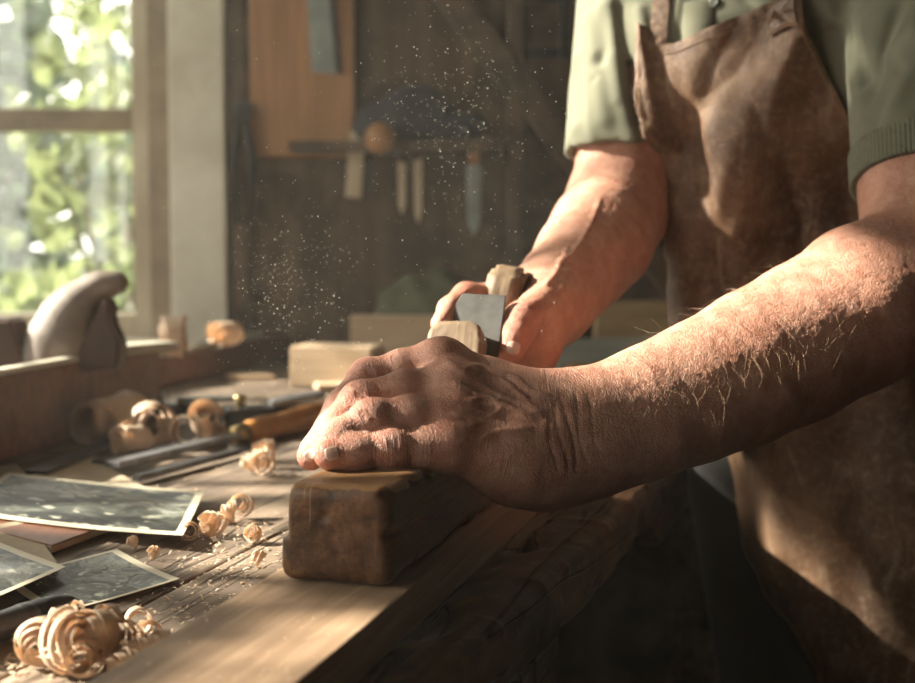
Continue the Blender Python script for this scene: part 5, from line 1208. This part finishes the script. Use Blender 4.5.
# spots of sun: a leaf whose shadow would fall on one of these places has been left off the vine
spots = [(P(700, 340, .97), .020), (P(655, 372, .95), .024), (P(690, 375, .96), .020), (P(625, 395, .94), .016), (P(720, 345, .98), .02), (P(800, 278, 1.01), .032), (P(745, 310, 1.0), .016), (P(780, 300, 1.0), .018), (P(560, 225, 1.26), .03), (P(550, 255, 1.23), .02), (P(575, 195, 1.33), .025), (P(540, 285, 1.17), .015), (P(600, 215, 1.28), .018),
         (P(655, 90, 1.33), .030), (P(672, 130, 1.32), .025), (P(700, 205, 1.3), .02), (P(735, 250, 1.28), .028), (P(760, 275, 1.28), .02), (P(690, 250, 1.31), .03), (P(600, 60, 1.42), .06), (P(590, 130, 1.41), .05), (P(625, 60, 1.38), .03),
         (Pz(335, 612, BT), .010), (Pz(362, 620, BT), .008), (Pz(310, 605, BT), .006), (Pz(275, 660, BT), .014), (Pz(240, 680, BT), .016), (Pz(300, 640, BT), .005), (Pz(265, 515, BZ), .025), (Pz(240, 490, BZ), .02), (Pz(262, 545, BZ), .014), (Pz(225, 560, BZ), .02), (Pz(330, 490, BT + PH), .012),
         (Pz(80, 655, BZ), .03), (Pz(130, 650, BZ), .02), (Pz(150, 440, BZ + .03), .045), (Pz(105, 420, BZ + .03), .045), (Pz(190, 430, BZ + .03), .03), (P(72, 330, 1.63), .016), (P(118, 285, 1.62), .016), (P(150, 350, 1.8), .03), (Pz(155, 490, BZ), .02), (Pz(222, 525, BZ), .02),
         (P(400, 370, .92), .010), (P(430, 362, .93), .013), (P(470, 378, .93), .010), (P(445, 345, 1.03), .012), (P(485, 310, 1.05), .018), (P(505, 275, 1.1), .015), (P(460, 292, 1.11), .013), (Pz(626, 490, BZ), .022), (Pz(640, 478, BZ), .02), (Pz(604, 512, BZ), .012), (Pz(560, 530, BZ), .008), (P(712, 480, 1.36), .012), (P(735, 530, 1.36), .012), (P(765, 590, 1.34), .012), (P(895, 595, 1.25), .022), (P(800, 480, 1.3), .014),
         (Pz(300, 365, BZ + .05), .04), (P(285, 290, 1.1), .06), (P(455, 125, 1.1), .08), (Pz(345, 365, BZ + .05), .04), (P(440, 300, 1.05), .02), (Pz(310, 432, BZ + .02), .02), (Pz(200, 395, BZ), .03), (P(620, 15, 1.38), .03), (P(420, 400, .9), .010), (P(385, 425, .87), .008), (P(350, 450, .86), .008)]
rnd = random.Random(8); vp = []
VX = X0 - .55
def blocked(p, m):
    for c_, r_ in spots:
        d = p - c_; t_ = d.dot(SUN)
        if (d - SUN * t_).length < r_ + m * .45: return True
    return False
shades = [(Pz(170, 660, BT), .03), (Pz(230, 635, BT), .012), (Pz(330, 665, BT), .012), (Pz(130, 683, BT), .02), (Pz(225, 612, BT), .015), (Pz(312, 648, BT), .008), (Pz(390, 600, BT), .012), (P(335, 540, .78), .045), (P(540, 450, .9), .03), (P(600, 450, .92), .03), (P(700, 420, .95), .03), (P(800, 350, 1.0), .03), (P(460, 440, .87), .02),
          (P(700, 120, 1.29), .03), (P(770, 130, 1.25), .05), (P(820, 200, 1.2), .05), (P(890, 100, 1.15), .06), (P(880, 420, 1.2), .07), (P(830, 560, 1.2), .06), (P(790, 680, 1.2), .05), (P(590, 280, 1.22), .02), (P(625, 250, 1.28), .03), (P(760, 200, 1.26), .03),
          (Pz(200, 605, BZ), .03), (Pz(120, 590, BZ), .04), (Pz(60, 560, BZ), .04), (Pz(60, 500, BZ), .05), (Pz(150, 510, BZ), .03), (P(60, 430, 1.6), .08), (P(120, 420, 1.75), .05), (Pz(500, 560, BZ), .05), (P(680, 330, .98), .008), (P(760, 330, 1.0), .012), (P(830, 290, 1.03), .015), (P(890, 225, 1.12), .05), (P(900, 30, 1.2), .06), (P(745, 505, 1.45), .05), (P(765, 535, 1.39), .05), (P(795, 565, 1.34), .05), (P(840, 600, 1.31), .06), (P(880, 550, 1.29), .05), (P(785, 620, 1.34), .05), (P(735, 475, 1.42), .03), (P(870, 610, 1.30), .05), (P(910, 640, 1.28), .06), (P(770, 530, 1.33), .06), (P(850, 500, 1.28), .08), (P(860, 660, 1.28), .08), (P(900, 510, 1.25), .08), (P(820, 430, 1.3), .07), (P(900, 420, 1.25), .08), (P(830, 590, 1.3), .06), (P(740, 470, 1.33), .025)]
for c_, r_ in shades:  # extra leaf clusters added so their shadows fall on these places
    for _ in range(int(6 + 7500 * r_ * r_)):
        o_ = Vector((rnd.uniform(-1, 1), rnd.uniform(-1, 1), rnd.uniform(-1, 1))) * r_; o_ -= SUN * o_.dot(SUN); q_ = c_ + o_; t_ = (q_.x - VX) / -SUN.x + rnd.uniform(-.08, .08)
        vp.append(q_ + SUN * t_)
for _ in range(4600): vp.append(Vector((VX + rnd.gauss(0, .12), rnd.uniform(.2, 3.3), rnd.uniform(.7, 3.3))))
vine = thing('dapple_vine', 'unseen leafy vine outside the left window, shaped to dapple the sunlight', 'vine', (VX, 1.5, -.2))
obj('foliage', loc(foliage(vp, .060, rnd, blocked), Vector((VX, 1.5, -.2))), M['leaf'], vine)
bm = bmesh.new()
for k in range(5): y_ = -.1 + k * .8; tube(bm, [(0, y_ - 1.5 + .1 * math.sin(z_ * 2 + k), z_) for z_ in np.linspace(0, 3.4, 12)], .012, 6)
obj('stem', bm, M['bark'], vine)
# shrub right behind the back window, then trees further off
def bush(name, label, cat, c_, rad, n, size, mat, trunk_h, seed):
    rn_ = random.Random(seed); pts = []
    for _ in range(n):
        d = Vector((rn_.gauss(0, 1), rn_.gauss(0, 1), rn_.gauss(0, 1))).normalized(); rr = rn_.uniform(.55, 1.0)
        pts.append(Vector((d.x * rad[0] * rr, d.y * rad[1] * rr, trunk_h + rad[2] + d.z * rad[2] * rr)))
    t = thing(name, label, cat, c_); obj('foliage', foliage(pts, size, rn_), M[mat], t)
    b_ = tube(bmesh.new(), [(0, 0, 0), (.03, .02, trunk_h * .6), (0, 0, trunk_h + rad[2] * .7)], [.04 * trunk_h + .012, .03 * trunk_h + .01, .02], 8)
    for k in range(5): a = k * 1.26; tube(b_, [(0, 0, trunk_h * .7), (math.cos(a) * rad[0] * .6, math.sin(a) * rad[1] * .6, trunk_h + rad[2])], [.012, .006], 6)
    obj('trunk', b_, M['bark'], t); return t
bush('garden_shrub', 'bright green leafy shrub just outside the upper window pane', 'shrub', (-1.05, 4.1, -.2), (.42, .3, .55), 260, .10, 'leaf', 1.05, 1)
bush('garden_shrub', 'low yellow green shrub outside the bottom of the window', 'shrub', (-1.35, 4.6, -.2), (.55, .4, .42), 300, .10, 'leaf', .45, 2)
bush('garden_tree', 'dark green tree filling the left of the window view', 'tree', (-3.3, 7.4, -.2), (1.2, 1.0, 1.5), 1500, .17, 'leaf2', .3, 3)
bush('garden_tree', 'dark green tree seen in the middle of the window beyond the shrubs', 'tree', (-1.9, 9.9, -.2), (1.1, 1.0, 1.3), 1200, .17, 'leaf2', .6, 4)
bush('garden_tree', 'mid green tree seen beside the window post', 'tree', (-3.3, 12.2, -.2), (1.7, .9, 1.9), 1300, .2, 'leaf', 1.2, 5)
gw = tag(obj('garden_wall', bx((-9, 13.5, -.2), (3, 13.8, 1.1), .02), M['stone']), 'pale wall at the far end of the garden seen low through the window', 'wall')

# ------------------------------------------------------------------ airborne dust
r = random.Random(4); bm = bmesh.new()
def mote(p, s):
    t = bmesh.ops.create_icosphere(bm, subdivisions=1, radius=s, matrix=Matrix.Translation(p))
for _ in range(1300):
    k = r.random()
    if k < .40: px, py = r.gauss(285, 38), r.gauss(290, 40)
    elif k < .80: px, py = r.gauss(455, 48), r.gauss(125, 62)
    else: px, py = r.uniform(150, 560), r.uniform(20, 400)
    d = r.uniform(.9, 1.25)
    if px < 60 or px > 600: continue
    mote(P(px, py, d), .00025 + .0004 * r.random() ** 4)
tag(obj('floating_dust', bm, M['mote']), 'fine dust motes floating in the sunlight above the bench', 'dust', kind='stuff')
hz, nt, b_ = newmat('dusty air'); nt.nodes.remove(b_)
vs = N(nt, 'ShaderNodeVolumeScatter'); vs.inputs['Color'].default_value = (.95, .88, .78, 1); vs.inputs['Density'].default_value = HAZE; vs.inputs['Anisotropy'].default_value = .35
nt.links.new(vs.outputs[0], nt.nodes['Material Output'].inputs['Volume'])
tag(obj('dusty_air', bx((X0 + .01, -.3, BZ + .03), (.16, Y1 - .105, ZC - .02)), hz), 'hazy sawdust-filled air of the workshop', 'haze', kind='stuff')

# ------------------------------------------------------------------ light: sun and sky through the windows
w = bpy.data.worlds.new('sky'); scene.world = w; w.use_nodes = True; nt = w.node_tree; bgd = nt.nodes['Background']
bgd.inputs[0].default_value = SKYC; bgd.inputs[1].default_value = SKY
l = bpy.data.lights.new('sun', 'SUN'); l.energy = SUNP; l.color = (1.0, .885, .77); l.angle = R(1.0); lo = bpy.data.objects.new('sun', l); C.objects.link(lo); lo.rotation_euler = SUN.to_track_quat('Z', 'Y').to_euler(); lo.location = SUN * 8
def portal(name, c_, n_, sx, sy):
    l = bpy.data.lights.new(name, 'AREA'); l.shape = 'RECTANGLE'; l.size = sx; l.size_y = sy; l.cycles.is_portal = True
    o = bpy.data.objects.new(name, l); C.objects.link(o); o.location = c_; o.rotation_euler = Vector(n_).to_track_quat('-Z', 'Z').to_euler()
portal('window_portal_left', (X0 - .15, (LY0 + LY1) / 2, (LZ0 + LZ1) / 2), (1, 0, 0), LY1 - LY0, LZ1 - LZ0)
portal('fill_window_portal', (X0 - .15, (FY0 + FY1) / 2, (FZ0 + FZ1) / 2), (1, 0, 0), FY1 - FY0, FZ1 - FZ0)
portal('window_portal_back', ((WX0 + WX1) / 2, Y1 + .15, (WZ0 + WZ1) / 2), (0, -1, 0), WX1 - WX0, WZ1 - WZ0)

# ------------------------------------------------------------------ camera
cd = bpy.data.cameras.new('camera'); cam = bpy.data.objects.new('camera', cd); C.objects.link(cam)
cd.sensor_width = 36; cd.lens = F * 36 / 915; cam.location = CAM; cam.rotation_euler = (math.pi / 2 - PITCH, 0, 0); scene.camera = cam
cd.dof.use_dof = True; cd.dof.focus_distance = .91; cd.dof.aperture_fstop = 50 / 1000 / .0088 ; cd.clip_start = .02
scene.view_settings.view_transform = 'Standard'; scene.view_settings.look = 'None'; scene.view_settings.gamma = 1; scene.view_settings.exposure = EXPO
scene.cycles.use_denoising = True; scene.cycles.max_bounces = 8; scene.cycles.transparent_max_bounces = 12; scene.cycles.volume_bounces = 0
scene.cycles.sample_clamp_indirect = 6
